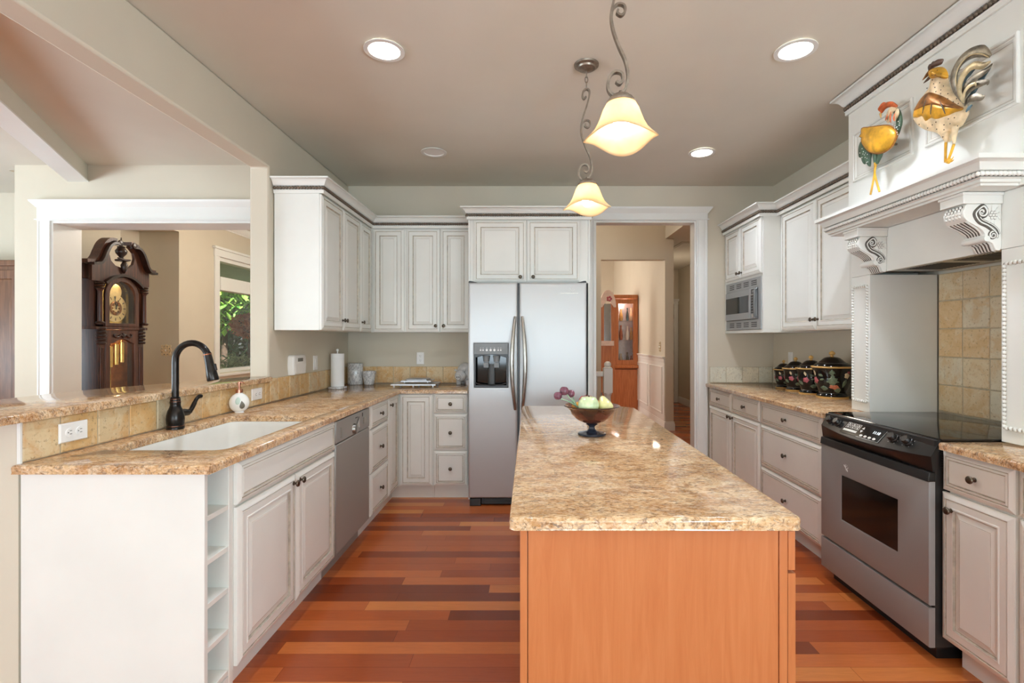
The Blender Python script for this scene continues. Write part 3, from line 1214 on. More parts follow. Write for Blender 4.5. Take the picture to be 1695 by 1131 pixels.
def crown(name, label, path, ztop, side=1, k=1.0, ropemat='bronze_rope', offset=.012):
    t = thing(name, label, 'molding', (path[0][0], path[0][1], ztop - .1))
    mb = MB().sweep(path, [(o * k if o > 0 else o, z * k) for o, z in CROWN], side=side, z=ztop)
    mb.build('cornice', 'cabinet_white', t, smooth=25)
    crown_rope(t, path, ztop, side, k, ropemat)
    return t


def crown_rope(t, path, ztop, side, k=1.0, ropemat='bronze_rope', out=.013, dz=-.064, r=.0115, pitch=.019):
    P = [Vector(p) for p in path]
    q = []
    for i in range(len(P)):
        d0 = (P[i] - P[i - 1]).normalized() if i else (P[1] - P[0]).normalized()
        d1 = (P[i + 1] - P[i]).normalized() if i < len(P) - 1 else d0
        n0, n1 = Vector((d0.y, -d0.x)) * side, Vector((d1.y, -d1.x)) * side
        m = n0 + n1
        m = m / m.dot(n0)
        q.append((P[i].x + m.x * out * k, P[i].y + m.y * out * k, ztop + dz * k))
    mb = MB()
    rope(mb, q, r * k, pitch * k)
    for a, b in zip(q, q[1:]):
        mb.tube([a, b], .007 * k, n=6)
    return mb.build('rope_trim', ropemat, t, smooth=80)


t = thing('upper_cabinet', 'white three-door wall cabinet on the left wall above the thermostat', 'cabinet', (-1.55, 3.9, UB))
FU = -1.412
MB().box(-1.715, FU, 3.372, 4.461, UB, UT).build('carcass', 'cabinet_white', t, bevel=.0015)
dz0, dh = UB + .004, .912
front(t, 'door', FX(FU + .0005, 3.374, dz0), .388, dh, kn=[(.388 - .024, .075)])
front(t, 'door', FX(FU + .0005, 3.766, dz0), .374, dh, kn=[(.024, .075)])
front(t, 'door', FX(FU + .0005, 4.150, dz0), .284, dh, kn=[(.024, .075)])
t = thing('upper_cabinet', 'white three-door wall cabinet on the back wall left of the refrigerator', 'cabinet', (-.95, 4.6, UB))
FB = 4.462
MB().box(-1.410, -.508, FB, 4.775, UB, UT).build('carcass', 'cabinet_white', t, bevel=.0015)
front(t, 'door', FNY(-1.386, FB - .0005, dz0), .276, dh)
front(t, 'door', FNY(-1.092, FB - .0005, dz0), .298, dh, kn=[(.298 - .032, .052)])
front(t, 'door', FNY(-.788, FB - .0005, dz0), .274, dh, kn=[(.032, .052)])
crown('crown_molding', 'white cornice with a dark twisted rope along the left corner wall cabinets',
      [(-1.715, 3.3715), (FU + .0235, 3.3715), (FU + .0235, FB - .0235), (-.5075, FB - .0235)], 2.412)

# ---------------------------------------------------------------- refrigerator and the cabinet over it
t = thing('fridge_cabinet', 'white two-door cabinet over the refrigerator with tall side panels', 'cabinet', (0, 4.47, 0))
FF = 4.17
MB().box(-.4885, .4885, FF, 4.775, 1.80, UT).build('carcass', 'cabinet_white', t)
MB().box(-.506, -.4895, FF - .003, 4.775, 0, UT).build('side_panel', 'cabinet_white', t)
MB().box(.4895, .506, FF - .003, 4.775, 0, UT).build('side_panel', 'cabinet_white', t)
front(t, 'door', FNY(-.4625, FF - .0005, 1.806), .439, .514, kn=[(.439 - .05, .04)])
front(t, 'door', FNY(-.0175, FF - .0005, 1.806), .439, .514, kn=[(.05, .04)])
crown('crown_molding', 'white cornice with a dark twisted rope over the refrigerator cabinet',
      [(-.5065, 4.37), (-.5065, FF - .0235), (.5065, FF - .0235), (.5065, 4.755)], 2.42)

t = thing('refrigerator', 'stainless steel side-by-side refrigerator with a dispenser in its left door', 'refrigerator', (-.015, 4.36, 0))
FXL, FXR, FY = -.485, .457, 3.99
MB().box(FXL + .004, FXR - .004, FY + .068, 4.74, .03, 1.777).build('body', 'grey_plastic', t, bevel=.004)
RND = ((.0, .014), (.0018, .0075), (.006, .0028), (.012, .0006), (.018, 0.0))
TD = Matrix(((1, 0, 0, 0), (0, 0, -1, FY + .062), (0, 1, 0, 0), (0, 0, 0, 1)))     # (a, c, depth) -> x, z, towards camera
hole = [(-.435, .952), (-.172, .952), (-.172, 1.295), (-.435, 1.295)]
sl, sr = -.094, -.078
ld = MB().slab([(FXL, .066), (sl, .066), (sl, 1.783), (FXL, 1.783)], [hole], 0, .062, RND, TD).build('door', 'fridge_steel', t, smooth=60)
ld['label'] = 'narrow left door with the dispenser'
rd = MB().slab([(sr, .066), (FXR, .066), (FXR, 1.783), (sr, 1.783)], [], 0, .062, RND, TD).build('door', 'fridge_steel', t, smooth=60)
MB().box(sl + .001, sr - .001, FY + .02, FY + .06, .07, 1.78).build('door_gasket', 'black_plastic', t)
# curved bar handles
for s, x, par in ((-1, -.112, ld), (1, -.055, rd)):
    pts = []
    for k in range(15):
        u = k / 14
        bow = math.sin(PI * u)
        pts.append((x + s * .024 * bow, FY - .004 - .055 * bow ** 0.6, .772 + .738 * u))
    mb = MB().tube(pts, [.011 + .006 * math.sin(PI * k / 14) for k in range(15)], n=10)
    mb.build('handle', 'satin_metal', par, smooth=60)
# dispenser: bezel, recess, buttons, spouts, tray
mb = MB()
TB = FNY(0, FY + .0, 0)
mb.slab([(-.440, .946), (-.166, .946), (-.166, 1.30), (-.440, 1.30)], [[(-.423, .968), (-.183, .968), (-.183, 1.185), (-.243, 1.203), (-.303, 1.209), (-.363, 1.203), (-.423, 1.185)]],
        .002, .010, ((0, .004), (.003, 0)), Matrix(((1, 0, 0, 0), (0, 0, -1, FY + .002), (0, 1, 0, 0), (0, 0, 0, 1))))
dp = mb.build('dispenser', 'black_plastic', ld, smooth=40)
mb = MB()
mb.slab([(-.437, 1.213), (-.169, 1.213), (-.169, 1.298), (-.437, 1.298)], [], 0, .003, ((0, 0),), Matrix(((1, 0, 0, 0), (0, 0, -1, FY - .008), (0, 1, 0, 0), (0, 0, 0, 1))))
for x, r in ((-.386, .0065), (-.366, .0065), (-.337, .009), (-.306, .009), (-.276, .009), (-.246, .006), (-.226, .006)):
    mb.mat(1)
    mb.lathe([(0, 0), (r, 0), (r, .0025), (0, .0025)], n=12, T=FNY(x, FY - .011, 1.245), axis='y')
    mb.mat(2)
    mb.box(-.004, .004, 0, .0004, .015, .018, FNY(x, FY - .011, 1.245))
mb.build('button_panel', ['grey_plastic', 'white_plastic', 'white_mark'], dp)
mb = MB()
mb.box(-.434, -.173, FY + .055, FY + .0615, .953, 1.294)
mb.box(-.434, -.429, FY + .012, FY + .055, .953, 1.294)
mb.box(-.178, -.173, FY + .012, FY + .055, .953, 1.294)
mb.box(-.429, -.178, FY + .012, FY + .055, 1.288, 1.294)
mb.build('recess', 'black_gloss', dp)
mb = MB()
for x in (-.345, -.262):
    mb.lathe([(.0, 0), (.022, 0), (.028, .04), (.03, .05), (0, .05)], c=(x, FY + .034, 1.15), n=14, sy=.6)
    mb.box(x - .02, x + .02, FY + .02, FY + .03, 1.105, 1.145)
mb.build('spout', 'grey_plastic', dp)
MB().lathe([(0, 0), (.03, 0), (.03, .17), (0, .17)], c=(-.303, FY + .05, .96), n=20, sy=.3).build('paddle', 'range_steel_dark', dp)
mb = MB().tube([(-.428, FY - .010, .985), (-.39, FY - .012, .972), (-.303, FY - .014, .966), (-.216, FY - .012, .972), (-.178, FY - .010, .985)], .005, n=8)
mb.build('drip_tray', 'black_gloss', dp, smooth=60)
mb = MB()
TL = FNY(.345, FY - .0005, 1.705)
for a0, c0, a1, c1 in ((-.024, .036, -.012, .022), (-.012, .022, -.006, .012), (-.012, .022, -.002, .042), (.004, .010, .016, .026), (.004, .010, .000, -.004), (-.01, .02, -.016, .004)):
    mb.tube([(a0, .0006, c0), (a1, .0006, c1)], .0018, n=5, T=TL)
mb.build('emblem', 'white_mark', rd)
mb = MB()
rnd = random.Random(5)
for k in range(11):
    x = -.093 + k * .0125
    mb.box(x, x + .0085, 0, .0008, -.012, -.012 + (.007 if k not in (4, 7) else .0095), TL)
mb.build('nameplate', 'satin_metal', rd)
mb = MB()
mb.box(FXL + .01, FXL + .10, FY + .01, FY + .08, 0.0, .06)
mb.box(FXR - .10, FXR - .01, FY + .01, FY + .08, 0.0, .06)
mb.box(FXL + .10, FXR - .10, FY + .03, FY + .08, .008, .058)
mb.build('grille', 'black_plastic', t, bevel=.004)
mb = MB()
for k in range(4):
    mb.box(FXL + .13, FXR - .13, FY + .024, FY + .03, .014 + k * .011, .020 + k * .011)
mb.build('grille_slats', 'range_steel_dark', t)
for x0, x1, s in ((FXL, FXL + .08, 1), (FXR - .08, FXR, -1)):
    mb = MB()
    xx = x0 if s > 0 else x1
    mb.prism([(xx, 1.7835), (xx + s * .075, 1.7835), (xx + s * .02, 1.797), (xx + s * .004, 1.797)], FY + .012, FY + .05)
    mb.build('hinge_cover', 'black_plastic', t)

# ---------------------------------------------------------------- right run
RF = 1.712
t = thing('base_cabinet', 'white base cabinet with two drawers over two doors nearest the doorway', 'cabinet', (2.0, 4.2, 0))
base_box(t, RF, 3.676, 4.77, .605, 1)
for y0, w_, kx in ((4.212, .508, .028), (3.688, .514, .514 - .028)):
    front(t, 'drawer', FNX(RF - .0005, y0, .719), w_, .158, kn=[(w_ / 2, .079)], kind='drawer')
    front(t, 'door', FNX(RF - .0005, y0, .122), w_, .588, kn=[(kx, .588 - .035)])
t = thing('drawer_cabinet', 'white base cabinet of three wide drawers between the canisters and the range', 'cabinet', (2.0, 3.27, 0))
base_box(t, RF, 2.862, 3.674, .605, 1)
for z0, h_ in ((.719, .158), (.412, .298), (.122, .284)):
    front(t, 'drawer', FNX(RF - .0005, 2.902, z0), .768, h_, kn=[(.41, h_ / 2)], kind='drawer')
t = thing('base_cabinet', 'narrow white base cabinet with one drawer and one door right of the range', 'cabinet', (2.0, 1.9, 0))
base_box(t, RF, 1.746, 2.04, .605, 1, kick=.05)
front(t, 'drawer', FNX(RF - .0005, 1.752, .719), .306, .158, kn=[(.153, .079)], kind='drawer')
front(t, 'door', FNX(RF - .0005, 1.752, .109), .310, .600, kn=[(.310 - .052, .600 - .064)])
t = thing('base_cabinet', 'white base cabinet cut off by the right edge beside the narrow one', 'cabinet', (2.0, 1.4, 0))
base_box(t, RF, 1.05, 1.744, .605, 1, kick=.05)
front(t, 'drawer', FNX(RF - .0005, 1.06, .719), .676, .158, kn=[(.338, .079)], kind='drawer')
front(t, 'door', FNX(RF - .0005, 1.06, .109), .335, .600, kn=[(.335 - .026, .55)])
front(t, 'door', FNX(RF - .0005, 1.401, .109), .335, .600, kn=[(.026, .55)])
mb = MB().slab([(1.668, 2.850), (2.3255, 2.850), (2.3255, 4.7785), (1.700, 4.7785), (1.668, 4.74)], [], ZC, ZT, EDGE)
tag(recentre(mb.build('countertop', 'granite', smooth=50)), 'granite worktop under the four black canisters', 'countertop')
mb = MB().slab([(1.668, 1.0), (2.3255, 1.0), (2.3255, 2.044), (1.668, 2.044)], [], ZC, ZT, EDGE)
tag(recentre(mb.build('countertop', 'granite', smooth=50)), 'short granite worktop right of the range', 'countertop')

# microwave cabinet and tall wall cabinet
MFX = 1.866
t = thing('microwave_cabinet', 'white deep wall cabinet holding the built-in microwave below two small doors', 'cabinet', (2.1, 4.4, 1.385))
mb = MB()
mb.box(MFX, 2.32, 3.999, 4.775, 1.843, UT)
mb.box(MFX, 2.32, 3.999, 4.775, 1.385, 1.411)
mb.box(MFX, 2.32, 3.999, 4.020, 1.411, 1.843)
mb.box(MFX, 2.32, 4.735, 4.775, 1.411, 1.843)
mb.box(2.31, 2.32, 4.020, 4.735, 1.411, 1.843)
mb.build('carcass', 'cabinet_white', t, bevel=.0012)
front(t, 'door', FNX(MFX - .0005, 4.008, 1.864), .380, .452, kn=[(.380 - .03, .045)])
front(t, 'door', FNX(MFX - .0005, 4.394, 1.864), .334, .452, kn=[(.03, .045)])
t = thing('microwave', 'built-in stainless microwave with a black keypad in the wall cabinet', 'microwave', (2.1, 4.38, 1.413))
MB().box(MFX + .02, 2.25, 4.03, 4.725, 1.42, 1.835).build('body', 'black_plastic', t)
T = FNX(MFX - .001, 4.022, 1.4125)
mw, mh = .711, .429
mb = MB().slab([(0, 0), (mw, 0), (mw, mh), (0, mh)], [[(.05, .085), (mw - .02, .085), (mw - .02, mh - .085), (.05, mh - .085)]], -.012, .006, ((0, .003), (.003, 0)), T @ Matrix(((1, 0, 0, 0), (0, 0, 1, 0), (0, 1, 0, 0), (0, 0, 0, 1))))
for z in (.022, mh - .062):
    for g in range(4):
        for s in range(3):
            mb.mat(1)
            a = .075 + g * .15
            mb.box(a, a + .10, .0055, .0068, z + s * .016, z + s * .016 + .008, T)
mb.build('trim_kit', ['range_steel', 'black_plastic'], t)
mb = MB().box(.175, mw - .022, -.01, .02, .087, mh - .087, T)
dr_ = mb.build('door', 'range_steel', t, bevel=.004)
MB().box(.20, mw - .035, .0195, .0215, .145, mh - .14, T).build('window', 'black_gloss', dr_)
mb = MB().box(.080, .173, -.01, .014, .087, mh - .087, T)
cp = mb.build('control_panel', 'range_steel', t, bevel=.003)
mb = MB()
mb.box(.092, .165, .0135, .0155, .135, .285, T)
mb.box(.098, .160, .0135, .0155, .296, .334, T)
mb.mat(1)
for i in range(3):
    for k in range(6):
        mb.lathe([(0, 0), (.0072, 0), (.0072, .0012), (0, .0012)], n=8, T=T @ Matrix.Translation((.108 + i * .021, .0156, .150 + k * .023)), axis='y', sy=.7)
mb.box(.115, .143, .0156, .0162, .305, .325, T)
mb.build('keypad', ['black_gloss', 'grey_plastic'], cp)
MB().lathe([(0, 0), (.02, 0), (.02, .003), (0, .003)], n=14, T=T @ Matrix.Translation((.128, .0142, .112)), axis='y', sy=.8).build('open_button', 'chrome', cp)
mb = MB().tube([(.060, .004, .09), (.060, .03, .11), (.060, .032, mh / 2), (.060, .03, mh - .11), (.060, .004, mh - .09)], .010, n=8, T=T)
mb.build('handle', 'grey_plastic', t, smooth=60)

t = thing('upper_cabinet', 'tall white two-door wall cabinet between the microwave and the range hood', 'cabinet', (2.15, 3.5, 1.39))
UFX = 2.005
MB().box(UFX, 2.32, 3.004, 3.997, 1.395, UT).build('carcass', 'cabinet_white', t, bevel=.0012)
front(t, 'door', FNX(UFX - .0005, 3.482, 1.400), .468, .910, kn=[(.028, .07)])
front(t, 'door', FNX(UFX - .0005, 3.016, 1.400), .460, .910, kn=[(.460 - .028, .07)])
crown('crown_molding', 'white cornice with a dark twisted rope from the microwave cabinet to the hood',
      [(MFX - .0235, 4.755), (MFX - .0235, 3.9985), (UFX - .0235, 3.9985), (UFX - .0235, 3.003)], 2.412, side=1)

# ---------------------------------------------------------------- island
IX0, IX1, IY0, IY1 = -.047, .644, 1.177, 3.148
t = thing('island', 'cherry wood kitchen island cabinet in the middle of the floor', 'island', (.30, 2.16, 0))
bx0, bx1, by0, by1 = -.022, .620, 1.203, 3.12
MB().box(bx0 + .018, bx1 - .02, by0 + .012, by1 - .012, .105, ZC - .001).build('carcass', 'cherry_wood', t)
MB().box(bx0 + .06, bx1 - .06, by0 + .06, by1 - .06, 0, .1045).build('toe_kick', 'cherry_wood', t)
MB().box(bx0 + .0195, bx1 - .021, by0 + .003, by0 + .0115, .105, ZC - .001).build('end_panel', 'cherry_wood', t)
MB().box(bx0 + .0195, bx1 - .021, by1 - .0115, by1 - .003, .105, ZC - .001).build('end_panel', 'cherry_wood', t)
MB().box(bx0, bx0 + .0175, by0, by1, .105, ZC - .001).build('side_panel', 'cherry_wood', t, bevel=.001)
MB().box(bx1 - .0195, bx1, by0, by1, .105, ZC - .001).build('face_frame', 'cherry_wood', t, bevel=.001)
for k in range(4):
    y0 = by0 + .004 + k * .478
    T = FX(bx1 + .003, y0, .777)
    mb = MB().box(0, .472, 0, .018, 0, .095, T)
    d = mb.build('drawer', 'cherry_wood', t, bevel=.002)
    knob(d, T, .236, .048, .018)
    T = FX(bx1 + .003, y0, .12)
    mb = MB()
    mb.slab([(0, 0), (.472, 0), (.472, .65), (0, .65)], [], 0, .018, ((0, 0), (.055, 0), (.065, .007), (.085, .002)), T @ Matrix(((1, 0, 0, 0), (0, 0, 1, 0), (0, 1, 0, 0), (0, 0, 0, 1))))
    d = mb.build('door', 'cherry_wood', t)
    knob(d, T, .43, .6, .018)
mb = MB().slab([(IX0 + .012, IY0), (IX1 - .012, IY0), (IX1, IY0 + .012), (IX1, IY1 - .09), (IX1 - .09, IY1), (IX0 + .012, IY1), (IX0, IY1 - .012), (IX0, IY0 + .012)], [], ZC, ZT, EDGE)
tag(recentre(mb.build('countertop', 'granite', smooth=50)), 'speckled gold granite slab on top of the island', 'countertop')

# ---------------------------------------------------------------- range hood built like a mantel over the range
HX, UX = 1.93, 1.91
hy0, hy1, ay0, ay1 = 1.885, 3.002, 2.050, 2.842
hood = thing('range_hood', 'white mantel-style range hood with carved brackets and rope-framed side pilasters', 'range hood', (2.12, 2.445, ZT))
for y0, y1 in ((hy0, ay0), (ay1, hy1)):
    p = MB().box(HX, 2.3135, y0, y1, ZT + .001, 1.699).build('pilaster', 'cabinet_white', hood, bevel=.002)
    mb = MB()
    ya, yb, za, zb = y0 + .017, y1 - .017, .974, 1.638
    q = [(HX - .003, ya, za), (HX - .003, ya, zb), (HX - .003, yb, zb), (HX - .003, yb, za), (HX - .003, ya, za)]
    rope(mb, q, .0085, .0165)
    mb.build('rope_frame', 'cabinet_white', p, smooth=80)
    mb = MB()
    for a, b in zip(q, q[1:]):
        mb.tube([a, b], .0058, n=6)
    mb.build('rope_groove', 'cabinet_glaze', p, smooth=80)
mb = MB()
mb.box(HX, HX + .02, hy0, hy1, 1.700, 1.932)
mb.box(HX + .02, 2.3135, hy0, hy0 + .02, 1.700, 1.932)
mb.box(HX + .02, 2.3135, hy1 - .02, hy1, 1.700, 1.932)
mb.build('frieze', 'cabinet_white', hood, bevel=.0015)
mb = MB()
mb.box(HX + .021, 2.312, ay0 - .10, ay1 + .10, 1.722, 1.74)
mb.mat(1)
mb.box(HX + .06, 2.27, ay0 + .06, ay1 - .06, 1.710, 1.7215)
mb.mat(2)
for k in range(2):
    for i in range(11):
        y = ay0 + .12 + k * .30 + i * .022
        mb.box(HX + .10, 2.22, y, y + .009, 1.7085, 1.7102)
mb.build('vent_insert', ['cabinet_white', 'satin_metal', 'range_steel_dark'], hood)
MB().box(UX, 2.3135, 1.890, 3.0, 1.933, 2.782).build('upper_box', 'cabinet_white', hood, bevel=.002)
for y0, y1, z0, z1 in ((2.489, 2.947, 2.253, 2.535), (1.950, 2.409, 2.253, 2.535)):
    mb = MB()
    T = FNX(UX - .0002, y0, z0)
    w_, h_ = y1 - y0, z1 - z0
    prev = None
    for ins, d, g in ((0, 0, 0), (0, .010, 0), (.004, .0125, 0), (.010, .0125, 0), (.013, .007, 0), (.0150, .007, 1), (.020, .008, 0), (.026, .0035, 0), (.0285, .0008, 0), (.0300, .0005, 1)):
        ring = [(a, d, c) for a, c in rect(w_, h_, ins)]
        if prev:
            mb.mat(g)
            mb.loft([prev, ring], cap0=False, cap1=False, T=T)
        prev = ring
    mb.build('panel_molding', ['cabinet_white', 'cabinet_glaze'], hood, smooth=12, fix=False)
# crown against the ceiling
cp_ = [(UX + .25, 3.0005), (UX - .0005, 3.0005), (UX - .0005, 1.8895), (UX + .25, 1.8895)]
cr = MB().sweep(cp_, [(o * 1.2 if o > .001 else o, z * 1.12) for o, z in CROWN], side=1, z=2.7835)
cr = cr.build('crown', 'cabinet_white', hood, smooth=25)
crown_rope(cr, cp_, 2.7835, 1, 1.12)
# mantel shelf: box, stepped moulding, rope
mb = MB()
sx, sy0, sy1 = 1.766, 1.962, 2.928
mb.box(sx + .001, HX - .0005, sy0, sy1, 1.934, 2.030)
mb.box(sx + .001, UX - .0005, sy0, sy1, 2.030, 2.039)
pth = [(HX - .0005, sy1), (sx, sy1), (sx, sy0), (HX - .0005, sy0)]
MANT = [(0, -.107), (.006, -.107), (.006, -.098), (.016, -.095), (.016, -.084), (.026, -.080), (.022, -.076), (.022, -.056), (.032, -.053), (.036, -.047), (.038, -.036),
        (.044, -.026), (.054, -.021), (.061, -.019), (.064, -.018), (.064, 0), (0, 0)]
mb.sweep(pth, MANT, side=1, z=2.04)
ms = mb.build('mantel_shelf', 'cabinet_white', hood, smooth=25)
crown_rope(ms, pth, 2.04, 1, 1.0, 'cabinet_white', out=.028, dz=-.0665, r=.0105, pitch=.017)
mb = MB()
gp = [(HX - .002, sy1 + .0225), (sx - .0225, sy1 + .0225), (sx - .0225, sy0 - .0225), (HX - .002, sy0 - .0225)]
mb.sweep(gp, [(0, 0), (.004, 0), (.004, .019), (0, .019)], side=1, z=1.964)
mb.build('rope_groove', 'dark_glaze', ms)


def spiral(c, r0, r1, a0, turns, n=26, s=1):
    pts = []
    for k in range(n):
        u = k / (n - 1)
        a = a0 + s * 2 * PI * turns * u
        r = r0 + (r1 - r0) * u
        pts.append((c[0] + r * math.cos(a), c[1] + r * math.sin(a)))
    return pts


PROF = [(0, 0), (.142, 0), (.150, -.014), (.156, -.034), (.152, -.054), (.138, -.071), (.116, -.083), (.092, -.096), (.074, -.110), (.066, -.124),
        (.069, -.138), (.062, -.150), (.047, -.155), (.036, -.162), (.024, -.188), (.008, -.191), (0, -.180)]


def corbel(y0, y1, z1):
    T = FNX(HX - .0005, 0, z1)
    cb = MB()
    cb.box(y0 - .008, y1 + .008, 0, .163, 0, .042, T)
    cb.box(y0 - .013, y1 + .013, 0, .168, .034, .046, T)
    w_ = y1 - y0
    prof = [(b, c) for b, c in PROF]
    cb.loft([[(y0, b, c) for b, c in prof], [(y1, b, c) for b, c in prof]], T=T)
    o = cb.build('corbel', 'cabinet_white', hood, smooth=30, bevel=.0025)
    rel, dark = MB(), MB()
    for yy, sgn in ((y0, -1), (y1, 1)):
        def line(pts, r, dr=.0048):
            rel.tube([(yy + sgn * .0012, b, c) for b, c in pts], r, n=7, T=T)
            dark.tube([(yy - sgn * .0042, b, c) for b, c in pts], [q + dr for q in r] if isinstance(r, list) else r + dr, n=7, T=T, flat=(1, 1))
        # upper volute running down into the lower one
        up_ = spiral((.082, -.034), .004, .025, math.radians(200), 1.35, 24, -1)
        end = up_[-1]
        band = [end, (.108, -.036), (.104, -.058), (.088, -.076), (.062, -.088), (.040, -.104), (.024, -.122), (.024, -.138)]
        line([tuple(v)[:2] for v in catmull([(b, c, 0) for b, c in up_[::2] + band[1:]], 4)], .0056)
        lo_ = spiral((.037, -.128), .004, .0155, math.radians(30), 1.2, 18, 1)
        line(lo_, .004)
        inner = [(.094, -.042), (.084, -.062), (.062, -.074), (.038, -.086), (.018, -.104), (.010, -.124)]
        line([tuple(v)[:2] for v in catmull([(b, c, 0) for b, c in inner], 4)], .0024)
        # flower of seven beads with leaves
        for k in range(7):
            a = k * PI / 3
            rr_ = 0 if k == 6 else .0125
            rel.sphere((yy + sgn * .001, .034 + rr_ * math.cos(a), -.046 + rr_ * math.sin(a)), (.004, .0058, .0058), n=8, m=6, T=T)
            dark.sphere((yy - sgn * .0006, .034 + rr_ * math.cos(a), -.046 + rr_ * math.sin(a)), (.0022, .0078, .0078), n=8, m=6, T=T)
        for a, L in ((70, .030), (110, .034), (150, .028), (30, .024), (250, .026), (290, .022), (200, .02)):
            a = math.radians(a)
            p0 = (.034 + .019 * math.cos(a), -.046 + .019 * math.sin(a))
            p1 = (.034 + (.015 + L) * math.cos(a + .25), -.046 + (.015 + L) * math.sin(a + .25))
            p1 = (min(max(p1[0], .004), .12), min(p1[1], -.004))
            mid = ((p0[0] + p1[0]) / 2, (p0[1] + p1[1]) / 2)
            line([p0, mid, p1], [.001, .0042, .0008], .0016)
    # acanthus leaf, berries and a small roll on the front face
    n = 6
    for k in range(n):
        a = y0 + (k + .5) * w_ / n
        for seg in (PROF[5:10], PROF[12:16]):
            mid = (y0 + y1) / 2
            pts = [(a + (mid - a) * (.25 * i / (len(seg) - 1)), b + .001, c) for i, (b, c) in enumerate(seg)]
            rel.tube(pts, [.004] * (len(pts) - 1) + [.0018], n=6, T=T)
            if k < n - 1:
                pts = [(x + w_ / n / 2, b - .0012, c) for x, b, c in pts]
                dark.tube(pts, .0030, n=5, T=T)
    for i in range(4):
        for k in range(5):
            rel.sphere((y0 + .018 + k * (w_ - .036) / 4 + (i % 2) * .004, .149 + .006 * math.sin(PI * (i + .5) / 4), -.012 - i * .0125), .0062, n=7, m=5, T=T)
            dark.sphere((y0 + .018 + k * (w_ - .036) / 4 + (i % 2) * .004, .146 + .006 * math.sin(PI * (i + .5) / 4), -.012 - i * .0125), .0074, n=7, m=5, T=T)
    rel.tube([(y0 - .004, .062, -.142), (y1 + .004, .062, -.142)], .0125, n=12, T=T)
    rel.build('carving', 'cabinet_white', o, smooth=60)
    dark.build('carving_glaze', 'dark_glaze', o, smooth=60)
    return o


corbel(2.048, 2.150, 1.886)
corbel(2.705, 2.807, 1.886)

# ---------------------------------------------------------------- range
RY0, RY1 = 2.064, 2.828
rg = thing('range', 'stainless steel slide-in range with a black glass cooktop and dark oven window', 'range', (1.97, 2.448, 0))
MB().box(1.672, 2.29, RY0 + .006, RY1, .06, .9145).build('body', 'range_steel_dark', rg)
MB().box(1.70, 2.25, RY0 + .03, RY1 - .03, 0, .0595).build('base', 'black_plastic', rg)
mb = MB().slab([(1.690, RY0 - .008), (2.292, RY0 - .008), (2.292, RY1 + .006), (1.690, RY1 + .006)], [], .915, .9225, ((0, .003), (.002, .0005), (.004, 0)))
mb.build('cooktop', 'black_gloss', rg)
MB().slab([(1.645, 0), (1.645 + .026, 0), (1.645 + .026, 1), (1.645, 1)], [], 0, .01)
TDo = Matrix(((0, 0, -1, 1.671), (1, 0, 0, 0), (0, 1, 0, 0), (0, 0, 0, 1)))
ow = [(2.242, .382), (2.644, .382), (2.644, .615), (2.242, .615)]
od = MB().slab([(RY0, .236), (RY1, .236), (RY1, .745), (RY0, .745)], [ow], 0, .026, ((0, .006), (.002, .0015), (.006, 0)), TDo).build('oven_door', 'range_steel', rg)
MB().box(1.6475, 1.6515, 2.243, 2.643, .383, .614).build('oven_window', 'oven_interior', od)
mb = MB()
T = FNX(1.6448, 2.60, .663)
for a0, c0, a1, c1 in ((.020, .014, .008, .002), (.008, .002, .002, -.010), (.008, .002, .004, .020), (-.004, .0, -.016, .006), (-.004, .0, .0, -.014), (-.004, 0, -.010, -.016), (.004, .006, -.008, .016)):
    mb.tube([(a0, .0004, c0), (a1, .0004, c1)], .0014, n=5, T=T)
mb.build('emblem', 'white_mark', od)
mb = MB()
mb.loft([[(1.640, y, .746), (1.672, y, .746), (1.672, y, .785), (1.646, y, .785)] for y in (RY0 - .001, RY1 + .001)])
mb.build('door_handle', 'black_plastic', od, bevel=.003)
MB().slab([(RY0, .062), (RY1, .062), (RY1, .226), (RY0, .226)], [], 0, .026, ((0, .006), (.002, .0015), (.006, 0)), TDo).build('storage_drawer', 'range_steel', rg)
MB().box(1.665, 1.6715, RY0 + .004, RY1 - .004, .2265, .2355).build('gap_seal', 'black_gloss', rg)


def pan(y, f):
    """point and frame on the sloping control panel at depth y, fraction f down the slope"""
    u = (y - RY0) / (RY1 - RY0)
    bow = 4 * u * (1 - u)
    a = Vector((1.692, y, .9205))
    b = Vector((1.650 - .036 * bow, y, .850 - .014 * bow))
    return a.lerp(b, f), a, b


mb = MB()
rings = []
for k in range(17):
    y = RY0 - .004 + (RY1 - RY0 + .008) * k / 16
    _, a, b = pan(min(max(y, RY0), RY1), 0)
    rings.append([(a.x, y, a.z), (a.x * .95 + b.x * .05, y, a.z * .95 + b.z * .05), (a.x * .05 + b.x * .95, y, a.z * .05 + b.z * .95), (b.x, y, b.z), (b.x + .001, y, b.z - .008), (1.658, y, .787), (1.6715, y, .787), (1.6915, y, .9145)])
mb.loft(rings)
ctl = mb.build('control_panel', 'black_plastic', rg, smooth=25)


def on_panel(y, f, lift=0.0012):
    p, a, b = pan(y, f)
    d = (b - a).normalized()              # down the slope
    n = Vector((-abs(d.z), 0, abs(d.x))).normalized()
    n = Vector((d.z, 0, -d.x))
    if n.z < 0:
        n = -n
    up = -d
    o = p + n * lift
    return Matrix(((0, n.x, up.x, o.x), (-1, n.y, up.y, o.y), (0, n.z, up.z, o.z), (0, 0, 0, 1)))    # a to the right as seen, b out, c up


